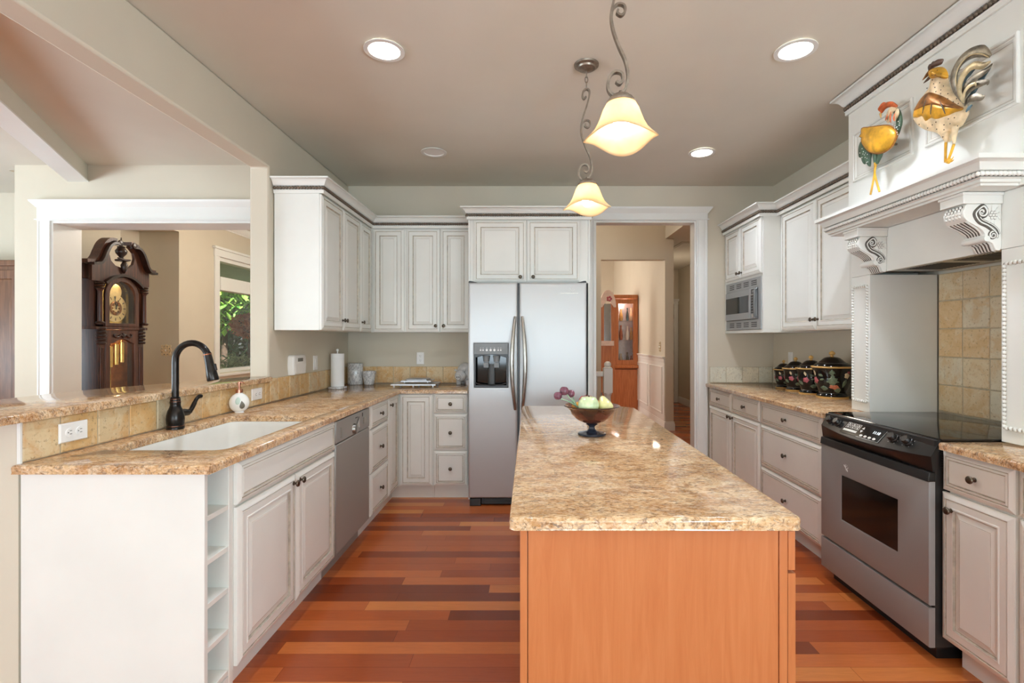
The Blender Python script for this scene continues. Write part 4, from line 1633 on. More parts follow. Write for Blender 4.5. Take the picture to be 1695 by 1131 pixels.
for y in (2.762, 2.690, 2.276, 2.196):
    T = on_panel(y, .48)
    k_ = MB().lathe([(0, 0), (.023, 0), (.022, .006), (.019, .008), (.0175, .024), (.0155, .0265), (0, .0265)], n=22, T=T, axis='y')
    ko = k_.build('control_knob', 'black_plastic', ctl)
    mb = MB()
    for i in range(9):
        a = math.radians(-50 + i * 35)
        mb.box(-.0013, .0013, 0, .0006, -.0013, .0013, T @ Matrix.Translation((.029 * math.cos(a), 0, .029 * math.sin(a))))
    mb.build('dial_marks', 'white_mark', ko)
T = on_panel(2.475, .5)
mb = MB()
mb.mat(1)
mb.box(-.150, .135, 0, .0006, -.040, .032, T)
mb.mat(0)
for r_ in range(2):
    for c_ in range(3):
        x0, z0 = -.140 + c_ * .036, .002 + (1 - r_) * .017 - .006
        for q in ((0, .030, 0, .0016), (0, .030, .0134, .015), (0, .0016, 0, .015), (.0284, .030, 0, .015)):
            mb.box(x0 + q[0], x0 + q[1], .0005, .0012, z0 + q[2], z0 + q[3], T)
        mb.box(x0 + .010, x0 + .020, .0005, .0012, z0 + .004, z0 + .010, T)
mb.box(-.142, -.038, .0005, .0012, -.024, -.012, T)
for i, s in ((0, 1), (1, -1)):
    cz = .014 if i == 0 else -.006
    mb.prism([(-.022, cz - .006 * s), (-.004, cz - .006 * s), (-.013, cz + .008 * s)], .0005, .0012, T)
for k in range(4):
    mb.lathe([(0, 0), (.0105, 0), (.0105, .0012), (0, .0012)], n=14, T=T @ Matrix.Translation((.006 + k * .031, .0004, -.028)), axis='y', sy=.62)
mb.box(.1335, .135, .0005, .0009, -.040, .032, T)
mb.box(-.02, .135, .0005, .0009, -.0405, -.0393, T)
mb.build('keypad', ['white_mark', 'black_gloss'], ctl)
text_mesh('clock_display', '11:18', .022, 'display_glow', ctl, on_panel(2.475, .5) @ Matrix.Translation((.085, .0009, .006)))
mb = MB()
for k in range(9):
    z = .80 + k * .0105
    mb.box(1.690, 1.720, RY0 - .003, RY0 - .0005, z, z + .005)
mb.build('side_vents', 'black_plastic', rg)

# ---------------------------------------------------------------- pendant lights
def zx(v):
    return (v - 275) * .001077


def zz(v):
    return EYE + (561 - v / 2.975) / 312.0


def pendant(label, X, Y, bulb_w):
    t = thing('pendant_light', label, 'pendant light', (X, Y, 2.0), 'scrolled pendant lights over the island')
    P = lambda pts: [(X + zx(a), Y, zz(b)) for a, b in pts]
    cx = X + zx(270)
    MB().lathe([(0, 0), (.066, 0), (.064, -.008), (.050, -.014), (.046, -.022), (.028, -.028), (.012, -.034), (0, -.036)], c=(cx, Y, H - .001), n=28).build('canopy', 'iron_bronze', t)
    mb = MB()
    z = H - .034
    k = 0
    zend = zz(440)
    while z - .032 > zend - .02:
        ring = []
        for i in range(12):
            a = 2 * PI * i / 12
            x_, z_ = .0075 * math.cos(a), .018 * math.sin(a)
            ring.append((cx + (x_ if k % 2 else 0), Y + (0 if k % 2 else x_), z - .018 + z_))
        mb.tube(ring, .0024, n=6, closed=True)
        z -= .0285
        k += 1
    mb.build('chain', 'iron_bronze', t, smooth=60)
    main = [(268, 478), (257, 488), (250, 474), (254, 452), (268, 440), (282, 446), (284, 470), (272, 520), (252, 580), (243, 630), (250, 680), (268, 730), (288, 775), (297, 820), (292, 858),
            (272, 884), (248, 886), (233, 866), (236, 832), (254, 812), (276, 816), (281, 836), (270, 850), (259, 842)]
    pts = catmull(P(main), 5)
    mb = MB()
    n_ = len(pts)
    mb.tube(pts, 1, sq=(.0095, .0042), up=(0, 1, 0))
    mid = catmull(P([(244, 640), (248, 612), (264, 594), (284, 598), (288, 616), (276, 630), (262, 622), (266, 612)]), 5)
    mb.tube(mid, 1, sq=(.008, .0035), up=(0, 1, 0))
    mb.build('scroll_arm', 'iron_bronze', t, smooth=40)
    zc = 2.165
    MB().lathe([(0, .028), (.008, .028), (.010, .016), (.030, .012), (.034, .004), (.042, .002), (.044, -.006), (.050, -.008), (.050, -.016), (0, -.016)], c=(X, Y, zc), n=28).build('socket_cap', 'iron_bronze', t)
    prof = [(.040, 2.152), (.052, 2.146), (.062, 2.128), (.070, 2.106), (.079, 2.083), (.092, 2.060), (.108, 2.042), (.120, 2.032), (.126, 2.026)]
    n = 60
    rings = []

    def ring(r, z, wv):
        out = []
        for k in range(n):
            a = 2 * PI * k / n
            f = wv * wv
            rr_ = r * (1 + 0.05 * f * math.cos(3 * a + 2.4))
            out.append((X + rr_ * math.cos(a), Y + rr_ * math.sin(a), z - .013 * f * math.cos(3 * a + 2.4)))
        return out
    for i, (r, z) in enumerate(prof):
        rings.append(ring(r, z, i / 8))
    for i, (r, z) in reversed(list(enumerate(prof))):
        rings.append(ring(r - .004, z - .001, i / 8))
    sh = MB().loft(rings, wrap=True).build('lamp_shade', 'shade_glass', t, smooth=80)
    b = MB().sphere((X, Y, 2.068), (.031, .031, .034), n=16, m=12)
    b.lathe([(.0, 0), (.013, 0), (.014, .05), (0, .05)], c=(X, Y, 2.098), n=12)
    b.build('bulb', 'bulb', t, smooth=60)
    point('pendant_lamp_light', (X, Y, 2.066), bulb_w, .034, (255, 232, 196))


pendant('nearer scrolled iron pendant with a large bell-shaped amber glass shade', .318, 1.737, 1.9)
pendant('farther scrolled iron pendant hanging from its round ceiling canopy', .309, 2.66, 1.9)


def ring_lathe(prof, c, n):
    mb = MB()
    return mb.loft([[(c[0] + r * math.cos(2 * PI * k / n), c[1] + r * math.sin(2 * PI * k / n), c[2] + z) for r, z in prof] for k in range(n)], wrap=True)


def can(label, x, y, lit=True, watts=22):
    t = thing('recessed_light', label, 'ceiling light', (x, y, H - .004), 'recessed ceiling lights')
    ring_lathe([(.078, -.001), (.100, -.001), (.100, .003), (.096, .006), (.082, .009), (.078, .006)], (x, y, H - .011), 36).build('trim_ring', 'white_trim', t)
    MB().lathe([(0, 0), (.0775, 0), (.0775, .003), (0, .003)], c=(x, y, H - .0055), n=32).build('lens', 'can_lens' if lit else 'white_plastic', t)
    if lit:
        spot('recessed_lamp_light', (x, y, H - .02), watts)


can('lit recessed ceiling light near the left end of the ceiling', -.727, 2.515, watts=28)
can('lit recessed ceiling light near the top of the range hood', 1.336, 2.515, watts=27)
can('small lit recessed ceiling light by the doorway wall', 1.342, 3.90)
can('unlit recessed ceiling light above the corner wall cabinets', -.74, 3.89, False)
can('unseen lit recessed ceiling light over the near end of the sink counter', -.727, 1.13, watts=6)  # out of view, added by continuing the row of cans towards the camera
can('unseen lit recessed ceiling light in front of the range hood, above the camera', 1.336, 1.13, watts=8)  # out of view, added in the same row to light the hood

# ---------------------------------------------------------------- things on the left and back counters
fx, fy = -1.655, 2.345
t = thing('faucet', 'dark bronze gooseneck kitchen faucet with a side lever behind the sink', 'faucet', (fx, fy, ZT))
MB().lathe([(0, 0), (.0365, 0), (.0365, .010), (.034, .013), (.034, .020), (.036, .024), (.0375, .045), (.036, .065), (.031, .085), (.024, .10), (.021, .112), (.022, .118),
            (.0225, .126), (.0205, .132), (.021, .138), (.0185, .146), (.016, .15), (0, .15)], c=(fx, fy, ZT + .0005), n=28).build('base', 'oil_bronze', t, smooth=60)
mb = MB()
for z, r in ((.015, .0368), (.128, .0232), (.140, .0215)):
    mb.lathe([(r - .003, -.0012), (r, -.0008), (r, .0008), (r - .003, .0012)], c=(fx, fy, ZT + z), n=24)
mb.build('edge_ring', 'copper_edge', t)
pts = [(fx, fy, ZT + .148), (fx, fy, 1.15), (fx, fy, 1.225)]
for k in range(1, 15):
    a = PI - (PI - .42) * k / 14
    pts.append((fx + .078 + .078 * math.cos(a), fy, 1.235 + .080 * math.sin(a)))
MB().tube(pts, [.0148] * len(pts), n=14).build('spout', 'oil_bronze', t, smooth=60)
e0 = Vector(pts[-1])
d = (Vector((fx + .180, fy, 1.128)) - e0).normalized()
hp = [e0 - d * .002, e0 + d * .012, e0 + d * .05, e0 + d * .085, e0 + d * .125, e0 + d * .132]
sh = MB().tube(hp, [.0165, .017, .0185, .022, .0255, .0235], n=16).build('spray_head', 'oil_bronze', t, smooth=60)
MB().tube([e0 + d * .004, e0 + d * .009], [.0178, .0178], n=16).build('edge_ring', 'copper_edge', sh, smooth=60)
MB().box(-.005, .005, -.006, .006, -.016, .016, Matrix.Translation(e0 + d * .075 + Vector((.021, 0, .008))) @ d.to_track_quat('Z', 'Y').to_matrix().to_4x4()).build('spray_button', 'black_plastic', sh, bevel=.002)
lv = MB().tube([(fx, fy + .028, .985), (fx, fy + .060, .982), (fx, fy + .088, .978)], [.017, .0175, .015], n=14).build('lever_hub', 'oil_bronze', t, smooth=50)
mb = MB().tube(catmull([(fx, fy + .080, .976), (fx, fy + .105, .985), (fx, fy + .128, 1.010), (fx, fy + .150, 1.036), (fx, fy + .172, 1.046), (fx, fy + .186, 1.045)], 4),
               [.0125] * 4 + [.0105] * 6 + [.009] * 5 + [.0105] * 4 + [.010, .006], n=12)
mb.build('lever', 'oil_bronze', lv, smooth=60)

sx_, sy_ = -1.655, 2.862
t = thing('soap_dispenser', 'round white soap dispenser with leaf pattern and rose-gold pump by the bar wall', 'soap dispenser', (sx_, sy_, ZT))
rz = Matrix.Rotation(math.radians(28), 3, 'Z')
b = MB()
b.sphere((sx_, sy_, ZT + .056), (.052, .034, .0555), n=28, m=18, rot=rz)
b.lathe([(0, 0), (.026, 0), (.024, .006), (0, .006)], c=(sx_, sy_, ZT + .0005), n=20, sy=.75)
b.lathe([(.018, .10), (.018, .113), (0, .113)], c=(sx_, sy_, ZT), n=20)
body = b.build('bottle', 'porcelain', t, smooth=60)


def decal(mb, c, r, ang_x, ang_z, w_, h_, rot, R3, n=18, pts=None):
    """thin painted patch lying on an ellipsoid (c, r), at longitude ang_x and latitude ang_z"""
    shape = pts or [(w_ * math.cos(2 * PI * k / n), h_ * math.sin(2 * PI * k / n)) for k in range(n)]
    rows = []
    for f, lift in ((1.0, 1.004), (.97, 1.012), (.5, 1.012), (0.02, 1.012)):
        ring = []
        for a, b_ in shape:
            a2, b2 = f * (a * math.cos(rot) - b_ * math.sin(rot)), f * (a * math.sin(rot) + b_ * math.cos(rot))
            lo, la = ang_x + a2, ang_z + b2
            v = Vector((r[0] * math.cos(la) * math.sin(lo), -r[1] * math.cos(la) * math.cos(lo), r[2] * math.sin(la))) * lift
            v = R3 @ v
            ring.append((c[0] + v.x, c[1] + v.y, c[2] + v.z))
        rows.append(ring)
    mb.loft(rows)


drop = [(.0, .42), (.10, .25), (.20, .05), (.24, -.12), (.18, -.28), (.0, -.36), (-.18, -.28), (-.24, -.12), (-.20, .05), (-.10, .25)]
mb = MB()
decal(mb, (sx_, sy_, ZT + .056), (.052, .034, .0555), -.12, .26, .26, .40, -.1, rz)
mb.mat(1)
decal(mb, (sx_, sy_, ZT + .056), (.052, .034, .0555), .32, -.22, 0, 0, 0.15, rz, pts=[(a * 1.25, b_ * 1.15) for a, b_ in drop])
mb.build('leaf_pattern', ['mint', 'slate_leaf'], body, smooth=80)
mb = MB().lathe([(0, 0), (.019, 0), (.019, .019), (.012, .021), (0, .021)], c=(sx_, sy_, ZT + .1132), n=20)
mb.build('pump_collar', 'rose_gold', t, smooth=40)
mb = MB().lathe([(.0, 0), (.0055, 0), (.0055, .022), (.0085, .024), (.0085, .042), (0, .043)], c=(sx_, sy_, ZT + .1343), n=14)
mb.tube([(sx_, sy_, ZT + .172), (sx_ + .02, sy_ - .006, ZT + .173), (sx_ + .034, sy_ - .01, ZT + .168)], [.006, .0052, .004], n=8)
mb.build('pump', 'rose_gold', t, smooth=50)


def outlet(name, label, T, horiz=False, kind='outlet', w_=.072, h_=.117):
    """wall plate in local (a, b, c); centre at the origin of T"""
    t = thing(name, label, kind, T.translation)
    R = T @ (Matrix.Rotation(PI / 2, 4, 'Y') if horiz else ID)
    mb = MB().slab([(-w_ / 2, -h_ / 2), (w_ / 2, -h_ / 2), (w_ / 2, h_ / 2), (-w_ / 2, h_ / 2)], [], 0, .007, ((0, .004), (.004, 0)), R @ Matrix(((1, 0, 0, 0), (0, 0, 1, 0), (0, 1, 0, 0), (0, 0, 0, 1))))
    p = mb.build('plate', 'white_plastic', t)
    if name == 'outlet_plate':
        for s in (-1, 1):
            mb = MB().lathe([(0, 0), (.0165, 0), (.0155, .0022), (0, .0022)], n=20, T=R @ Matrix.Translation((0, .007, s * .021)), axis='y')
            mb.mat(1)
            for a in (-.006, .006):
                mb.box(a - .001, a + .001, .0088, .0097, s * .021 - .001, s * .021 + .008, R)
            mb.lathe([(0, 0), (.0022, 0), (.0022, .001), (0, .001)], n=8, T=R @ Matrix.Translation((0, .0087, s * .021 - .007)), axis='y')
            mb.build('socket', ['white_plastic', 'black_plastic'], t)
    else:
        MB().slab([(-.0165, -.0335), (.0165, -.0335), (.0165, .0335), (-.0165, .0335)], [], .0065, .0105, ((0, .002), (.002, 0)), R @ Matrix(((1, 0, 0, 0), (0, 0, 1, 0), (0, 1, 0, 0), (0, 0, 0, 1)))).build('rocker', 'white_plastic', t)
    return t


outlet('outlet_plate', 'white outlet plate lying sideways on the tiles nearest the bar end', FX(XL + .0115, 1.879, .988), True)
outlet('outlet_plate', 'white sideways outlet plate on the tiles right of the soap dispenser', FX(XL + .0115, 3.143, .988), True)
outlet('outlet_plate', 'white upright outlet plate on the back wall above the trays', FNY(-1.037, YW - .0005, 1.149))
outlet('light_switch', 'white switch plate on the left wall between thermostat and paper towels', FX(XL + .0005, 4.03, 1.142), kind='switch')
outlet('light_switch', 'white switch plate on the right wall behind the small canisters', FNX(XR - .0005, 4.46, 1.158), kind='switch')

t = thing('thermostat', 'white wall thermostat with a small grey display on the left wall', 'thermostat', (XL, 3.67, 1.075))
T = FX(XL + .0005, 3.57, 1.074)
out = [(0.012, 0), (.198, 0), (.21, .07), (.205, .130), (.19, .142), (.02, .142), (.006, .130), (0, .07)]
st = [[(a, d_, c) for a, c in [(.105 + (x - .105) * k, .071 + (y - .071) * k) for x, y in out]] for d_, k in ((0, 1), (.034, 1), (.042, .95), (.045, .90))]
body = MB().loft(st, T=T).build('housing', 'white_plastic', t, smooth=30)
MB().box(.065, .145, .0448, .0465, .095, .120, T).build('display', 'lcd', t)
MB().box(.030, .180, .0448, .0475, .012, .078, T).build('flap', 'white_plastic', t, bevel=.001)

px_, py_ = -1.632, 4.27
t = thing('paper_towel_holder', 'white paper towel roll on a round marble-footed holder', 'paper towel holder', (px_, py_, ZT))
MB().lathe([(0, 0), (.077, 0), (.078, .004), (.076, .012), (.070, .015), (0, .015)], c=(px_, py_, ZT + .0005), n=36).build('base', 'marble', t)
MB().lathe([(0, .0), (.006, .0), (.006, .298), (.011, .303), (.012, .311), (.008, .318), (0, .320)], c=(px_, py_, ZT + .0155), n=14).build('rod', 'porcelain', t)
ring_lathe([(.019, .0), (.054, .0), (.0545, .002), (.0545, .277), (.054, .279), (.019, .279)], (px_, py_, ZT + .0165), 36).build('paper_roll', 'paper', t)
cx_, cy_ = -1.612, 4.648
mb = MB().lathe([(0, 0), (.067, 0), (.069, .003), (.069, .19), (.067, .193), (.061, .193), (.061, .02), (0, .02)], c=(cx_, cy_, ZT + .0005), n=36)
tag(recentre(mb.build('utensil_crock', 'marble', smooth=40)), 'tall grey-white marble crock in the corner beside the paper towels', 'crock')
mb = MB().lathe([(0, 0), (.040, 0), (.044, .004), (.045, .010), (.048, .03), (.056, .070), (.058, .095), (.061, .10), (.061, .122), (.057, .124), (.053, .10), (.045, .03), (0, .02)], c=(-1.472, 4.61, ZT + .0005), n=32)
tag(recentre(mb.build('marble_cup', 'marble', smooth=40)), 'short flared grey marble cup right of the tall crock', 'cup')


def tray(label, x0, x1, y0, y1, z, feet, mat, h=.018):
    t = thing('serving_tray', label, 'tray', ((x0 + x1) / 2, (y0 + y1) / 2, z))
    mb = MB().slab([(x0, y0), (x1, y0), (x1, y1), (x0, y1)], [], z + h, z + h + .012, ((0, .004), (.003, 0), (.012, 0), (.016, .006)))
    mb.build('plate', mat, t, smooth=30)
    for x in feet:
        for y in (y0 + .02, y1 - .02):
            MB().lathe([(0, 0), (.007, 0), (.009, .006), (.007, h - .001), (0, h - .001)], c=(x, y, z + .0003), n=10).build('foot', mat, t)
    return t


tray('large silver footed tray lying on the back counter', -1.19, -.805, 4.30, 4.57, ZT, (-1.165, -1.0, -.83), 'tray_silver', .020)
tray('small silver footed tray stacked on the larger tray', -1.115, -.855, 4.35, 4.54, ZT + .0325, (-1.085, -.885), 'tray_silver', .014)
t = thing('trivet', 'small grey patterned square dish on top of the stacked trays', 'dish', (-.98, 4.44, ZT + .0592))
MB().slab([(-1.065, 4.37), (-.895, 4.37), (-.895, 4.51), (-1.065, 4.51)], [], ZT + .0592, ZT + .070, ((0, .006), (-.012, .0), (.002, 0), (.02, .006))).build('dish', 'tray_silver', t)
mb = MB()
for k in range(6):
    a = k * PI / 3
    mb.lathe([(0, 0), (.018, 0), (.018, .0012), (0, .0012)], c=(-.98 + .034 * math.cos(a), 4.44 + .03 * math.sin(a), ZT + .0642), n=10)
mb.build('dish_pattern', 'slate_leaf', t)

# ceramic pig, snout towards the room
gx, gy = -.595, 4.625
t = thing('pig_figurine', 'grey-white ceramic pig figurine beside the refrigerator', 'figurine', (gx, gy, ZT))
R3 = Matrix.Rotation(math.radians(-14), 3, 'Z')
b = MB()


def L(x, y, z):
    v = R3 @ Vector((x, y, z))
    return (gx + v.x, gy + v.y, ZT + v.z)


b.sphere(L(0, .02, .108), (.080, .095, .092), n=24, m=16, rot=R3)
body = b.build('body', 'pig_glaze', t, smooth=80)
b = MB()
b.sphere(L(-.012, -.070, .085), (.055, .050, .052), n=20, m=14, rot=R3)
b.tube([L(-.014, -.105, .078), L(-.014, -.128, .075)], [.024, .023], n=16)
b.build('head', 'pig_glaze', body, smooth=60)
b = MB()
for s in (-1, 1):
    b.tube([L(-.012 + s * .030, -.075, .122), L(-.012 + s * .044, -.085, .140), L(-.012 + s * .046, -.102, .128)], [.016, .013, .003], n=8, flat=(.5, 1))
b.build('ears', 'pig_glaze', body, smooth=80)
for s in (-1, 1):
    MB().sphere(L(-.014 + s * .0095, -.1285, .076), (.0048, .003, .0060), n=8, m=6).build('nostril', 'black_plastic', body)
for x in (-.045, .045):
    for y in (-.035, .075):
        MB().lathe([(0, 0), (.020, 0), (.021, .01), (.024, .045), (0, .05)], c=L(x, y, .0005), n=12).build('leg', 'pig_glaze', t, smooth=60)

# ---------------------------------------------------------------- canisters
LEAF = [(.0, 1.0), (.35, .62), (.62, .2), (.55, -.3), (.25, -.8), (0, -1.0), (-.25, -.8), (-.55, -.3), (-.62, .2), (-.35, .62)]
LOBE = [(.0, 1.0), (.3, .7), (.28, .45), (.75, .35), (.6, .05), (1.0, -.25), (.5, -.4), (.35, -.7), (0, -1.0), (-.35, -.7), (-.5, -.4), (-1.0, -.25), (-.6, .05), (-.75, .35), (-.28, .45), (-.3, .7)]
PETAL = [(math.cos(2 * PI * k / 14) * (1 + .18 * math.cos(2 * PI * k * 5 / 14)), math.sin(2 * PI * k / 14) * (1 + .18 * math.cos(2 * PI * k * 5 / 14))) for k in range(14)]
PAT = [(-38, .72, 13, .085, 50, LEAF, 0), (-34, .55, 11, .07, -60, LEAF, 0), (0, .84, 12, .14, 0, LOBE, 0), (2, .52, 24, .26, 0, LOBE, 0), (-64, .50, 18, .16, 0, PETAL, 1), (-66, .80, 10, .12, 10, LEAF, 2),
       (-30, .20, 24, .12, 80, LEAF, 0), (8, .26, 20, .10, -15, PETAL, 3), (22, .14, 30, .11, -75, LEAF, 0), (44, .42, 14, .20, -12, LEAF, 0), (52, .72, 13, .13, 0, PETAL, 2), (58, .83, 9, .08, 0, PETAL, 1),
       (95, .5, 20, .2, 10, LOBE, 0), (125, .5, 18, .16, 0, PETAL, 1), (150, .3, 26, .14, 60, LEAF, 0), (180, .6, 22, .22, 0, LOBE, 0), (-95, .35, 22, .14, 40, LEAF, 0), (-130, .5, 18, .16, 0, PETAL, 1)]


def canister(label, x, y, R, Hh, spin):
    t = thing('canister', label, 'canister', (x, y, ZT), 'black flowered canisters on the right counter')
    s = R / .134
    k = Hh / .332
    bz = [(.090, .028), (.082, .036), (.086, .050), (.098, .075), (.108, .11), (.113, .15), (.117, .185), (.126, .212)]
    mb = MB()
    mb.lathe([(r * s, z * k) for r, z in [(0, .0), (.102, .0), (.104, .004), (.104, .012)]], c=(x, y, ZT + .0005), n=40)
    mb.lathe([(r * s, z * k) for r, z in [(.118, .2125), (.134, .214), (.1355, .219), (.132, .224), (.118, .225)]], c=(x, y, ZT + .0005), n=40)
    rim = mb
    mb = MB()
    mb.lathe([(r * s, z * k) for r, z in [(.095, .0122), (.098, .016), (.092, .026)] + bz + [(.118, .2122)]], c=(x, y, ZT + .0005), n=40)
    body = mb.build('body', 'ceramic_black', t, smooth=50)
    rim.build('gold_band', 'ceramic_gold', body, smooth=40)
    mb = MB().lathe([(r * s, z * k) for r, z in [(.119, .2254), (.116, .232), (.106, .240), (.098, .245), (.092, .247), (.090, .249), (.078, .258), (.062, .272), (.050, .282), (.034, .288), (.012, .291), (0, .291)]], c=(x, y, ZT + .0005), n=40)
    lid = mb.build('lid', 'ceramic_black', t, smooth=40)
    mb = MB()
    mb.lathe([(r * s, z * k) for r, z in [(.0925, .2462), (.0935, .2478), (.0905, .2492)]], c=(x, y, ZT + .0005), n=36)
    mb.build('lid_line', 'satin_metal', lid)
    mb = MB().lathe([(r * s, z * k) for r, z in [(0, .2905), (.013, .2905), (.009, .297), (.011, .301), (.019, .308), (.021, .315), (.017, .323), (.009, .328), (.004, .332), (0, .332)]], c=(x, y, ZT + .0005), n=18)
    mb.build('finial', 'ceramic_gold', lid, smooth=60)
    face = math.atan2(-y, -x)
    pm = MB()

    def rad(v):
        z = .036 + v * (.212 - .036)
        for (r0, z0), (r1, z1) in zip(bz, bz[1:]):
            if z0 <= z <= z1:
                return (r0 + (r1 - r0) * (z - z0) / (z1 - z0)) * s, z * k
        return bz[-1][0] * s, z * k
    for a, v, dw, dh_, rot, shp, m in PAT:
        pm.mat(m)
        rows = []
        for f, lift in ((1.0, .0002), (.94, .0016), (.5, .0022), (.02, .0022)):
            ring = []
            for p, q in shp:
                cr_, sr_ = math.cos(math.radians(rot)), math.sin(math.radians(rot))
                k_ = .8 if m == 1 else .92
                P, Q = k_ * p * dw / 20, k_ * q * dh_ / .14
                P, Q = P * cr_ - Q * sr_, P * sr_ + Q * cr_
                vv = min(max(v + f * Q * .14, .03), .97)
                r_, z_ = rad(vv)
                aa = face + math.radians(a + spin + f * P * 20)
                ring.append((x + (r_ + lift) * math.cos(aa), y + (r_ + lift) * math.sin(aa), ZT + .0005 + z_))
            rows.append(ring)
        pm.loft(rows)
    pm.build('painted_flowers', ['pottery_green', 'pottery_pink', 'pottery_cream', 'pottery_orange'], body, smooth=80)
    mb = MB()
    mb.lathe([(r * s, z * k) for r, z in [(.083, .0345), (.0845, .036), (.083, .0375)]], c=(x, y, ZT + .0005), n=36)
    mb.build('foot_line', 'satin_metal', body)
    return t


canister('smallest black flowered canister at the far left of the row', 2.175, 4.285, .083, .240, 42)
canister('second smallest black flowered canister, second from the left in the row', 2.165, 4.075, .100, .272, 42)
canister('second largest black flowered canister, next to the biggest one', 2.155, 3.835, .109, .294, 42)
canister('largest black canister with gold rim and painted flowers nearest the range', 2.165, 3.585, .134, .334, 0)

# ---------------------------------------------------------------- glass fruit bowl on the island
bx, by = .275, 2.20
t = thing('glass_bowl', 'footed brown and dark blue pressed-glass bowl on the island', 'bowl', (bx, by, ZT))
MB().lathe([(0, 0), (.060, 0), (.062, .003), (.060, .008), (.040, .011), (.022, .017), (.014, .026), (.012, .034), (.016, .040), (.026, .046), (.020, .050), (0, .050)], c=(bx, by, ZT + .0005), n=32).build('foot', 'smoke_glass', t, smooth=50)
outp = [(.012, .050), (.034, .053), (.058, .063), (.075, .076), (.087, .091), (.096, .106), (.103, .117), (.116, .124), (.124, .127)]
n = 48
rings = []
for i, (r, z) in enumerate(outp):
    rings.append([(bx + r * (1 + (.028 * math.cos(8 * (2 * PI * k / n) + (PI if i % 2 else 0)) if 1 < i < 7 else (.012 * math.cos(24 * 2 * PI * k / n) if i > 6 else 0))) * math.cos(2 * PI * k / n),
                   by + r * (1 + (.028 * math.cos(8 * (2 * PI * k / n) + (PI if i % 2 else 0)) if 1 < i < 7 else (.012 * math.cos(24 * 2 * PI * k / n) if i > 6 else 0))) * math.sin(2 * PI * k / n), ZT + z) for k in range(n)])
for r, z in reversed(outp):
    rings.append([(bx + max(r - .004, .004) * math.cos(2 * PI * k / n), by + max(r - .004, .004) * math.sin(2 * PI * k / n), ZT + z + .003) for k in range(n)])
mb = MB().loft(rings)
mb.build('bowl', 'amethyst_glass', t, smooth=35)


def fruit(name, label, c, r, mat, stem=None, prof=None):
    t = thing(name, label, 'glass fruit', (c[0], c[1], c[2] - r), 'glass fruit in the bowl')
    if prof is None:
        prof = [(0, -.86), (.22, -.95), (.55, -.86), (.86, -.45), (1.0, .05), (.93, .5), (.66, .86), (.3, .92), (.08, .80), (0, .74)]
    MB().lathe([(a * r, b * r) for a, b in prof], c=c, n=24).build('fruit', mat, t, smooth=80)
    if stem:
        mb = MB().tube([(c[0], c[1], c[2] + stem[0] * r), (c[0] + stem[2], c[1], c[2] + stem[1] * r)], [.0022, .0028], n=7)
        mb.build('stem', 'stem_brown', t, smooth=60)
    return t


ZF = ZT + .127
fruit('glass_apple', 'pale green glass apple at the front of the bowl', (bx - .020, by - .045, ZF + .004), .045, 'apple_green', (.78, 1.02, .003))
PEAR = [(0, -.9), (.4, -.92), (.8, -.6), (.95, -.15), (.85, .3), (.6, .75), (.42, 1.1), (.3, 1.3), (.12, 1.4), (0, 1.4)]
t2 = fruit('glass_pear', 'pale yellow glass pear lying at the right of the bowl', (0, 0, 0), .036, 'pear_yellow', (1.4, 1.85, .004), PEAR)
t2.location = (bx + .056, by - .022, ZF - .002)
t2.rotation_euler = (math.radians(-24), math.radians(-16), 0)
for ch in t2.children:
    ch.data.transform(Matrix.Translation((0, 0, -.036)))
fruit('glass_orange', 'orange glass fruit behind the apple', (bx - .060, by + .005, ZF - .012), .030, 'orange_glass')
fruit('glass_apple', 'dark red glass apple behind the green apple', (bx - .018, by + .055, ZF + .005), .036, 'red_glass', (.78, 1.1, .002))
fruit('glass_orange', 'small amber glass fruit between the apple and the pear', (bx + .024, by + .025, ZF - .004), .026, 'orange_glass')
fruit('glass_orange', 'orange glass fruit seen through the side of the bowl', (bx - .010, by - .018, ZT + .088), .024, 'orange_glass')
t = thing('glass_flower', 'violet glass tulips with green glass leaves leaning out of the bowl', 'glass flower', (bx - .05, by - .01, ZT + .10))
for i, (dx, dy, dz_, r) in enumerate(((-.150, -.01, .172, .0165), (-.122, .0, .192, .0185), (-.092, .02, .178, .0165))):
    MB().tube(catmull([(bx - .052, by - .005, ZF - .02), (bx - .085 + i * .006, by - .002, ZF + .012), (bx + dx + .010, by + dy, ZT + dz_ - .012)], 4), .0028, n=7).build('stem', 'glass_leaf', t, smooth=60)
    b = MB()
    for k in range(5):
        a = k * 2 * PI / 5
        b.sphere((bx + dx + .006 * math.cos(a), by + dy + .006 * math.sin(a), ZT + dz_), (r * .78, r * .78, r), n=10, m=8)
    b.build('blossom', 'flower_violet', t, smooth=80)
for i, (dx, dz_) in enumerate(((-.112, .150), (-.088, .158), (-.072, .146))):
    mb = MB().tube(catmull([(bx - .055, by - .02, ZF - .012), (bx - .072, by - .022, ZF + .004), (bx + dx, by - .02, ZT + dz_)], 4), [.006, .009, .011, .012, .012, .011, .009, .006, .002], n=8, flat=(.3, 1))
    mb.build('leaf', 'glass_leaf', t, smooth=80)

# ---------------------------------------------------------------- painted metal roosters hung on the hood
def inflate(mb, pts, c, b0, depth, T, back=True, n=6):
    rings = []
    if back:
        rings.append([(a, b0 - .004, z) for a, z in pts])
    for i in range(n + 1):
        f = math.cos(PI / 2 * i / n) if i < n else .02
        d = b0 + depth * math.sin(PI / 2 * i / n)
        rings.append([(c[0] + (a - c[0]) * f, d, c[1] + (z - c[1]) * f) for a, z in pts])
    return mb.loft(rings, T=T)


def smooth_outline(pts, k=3):
    return [(v.x, v.y) for v in catmull([(a, b, 0) for a, b in pts], k, closed=True)]


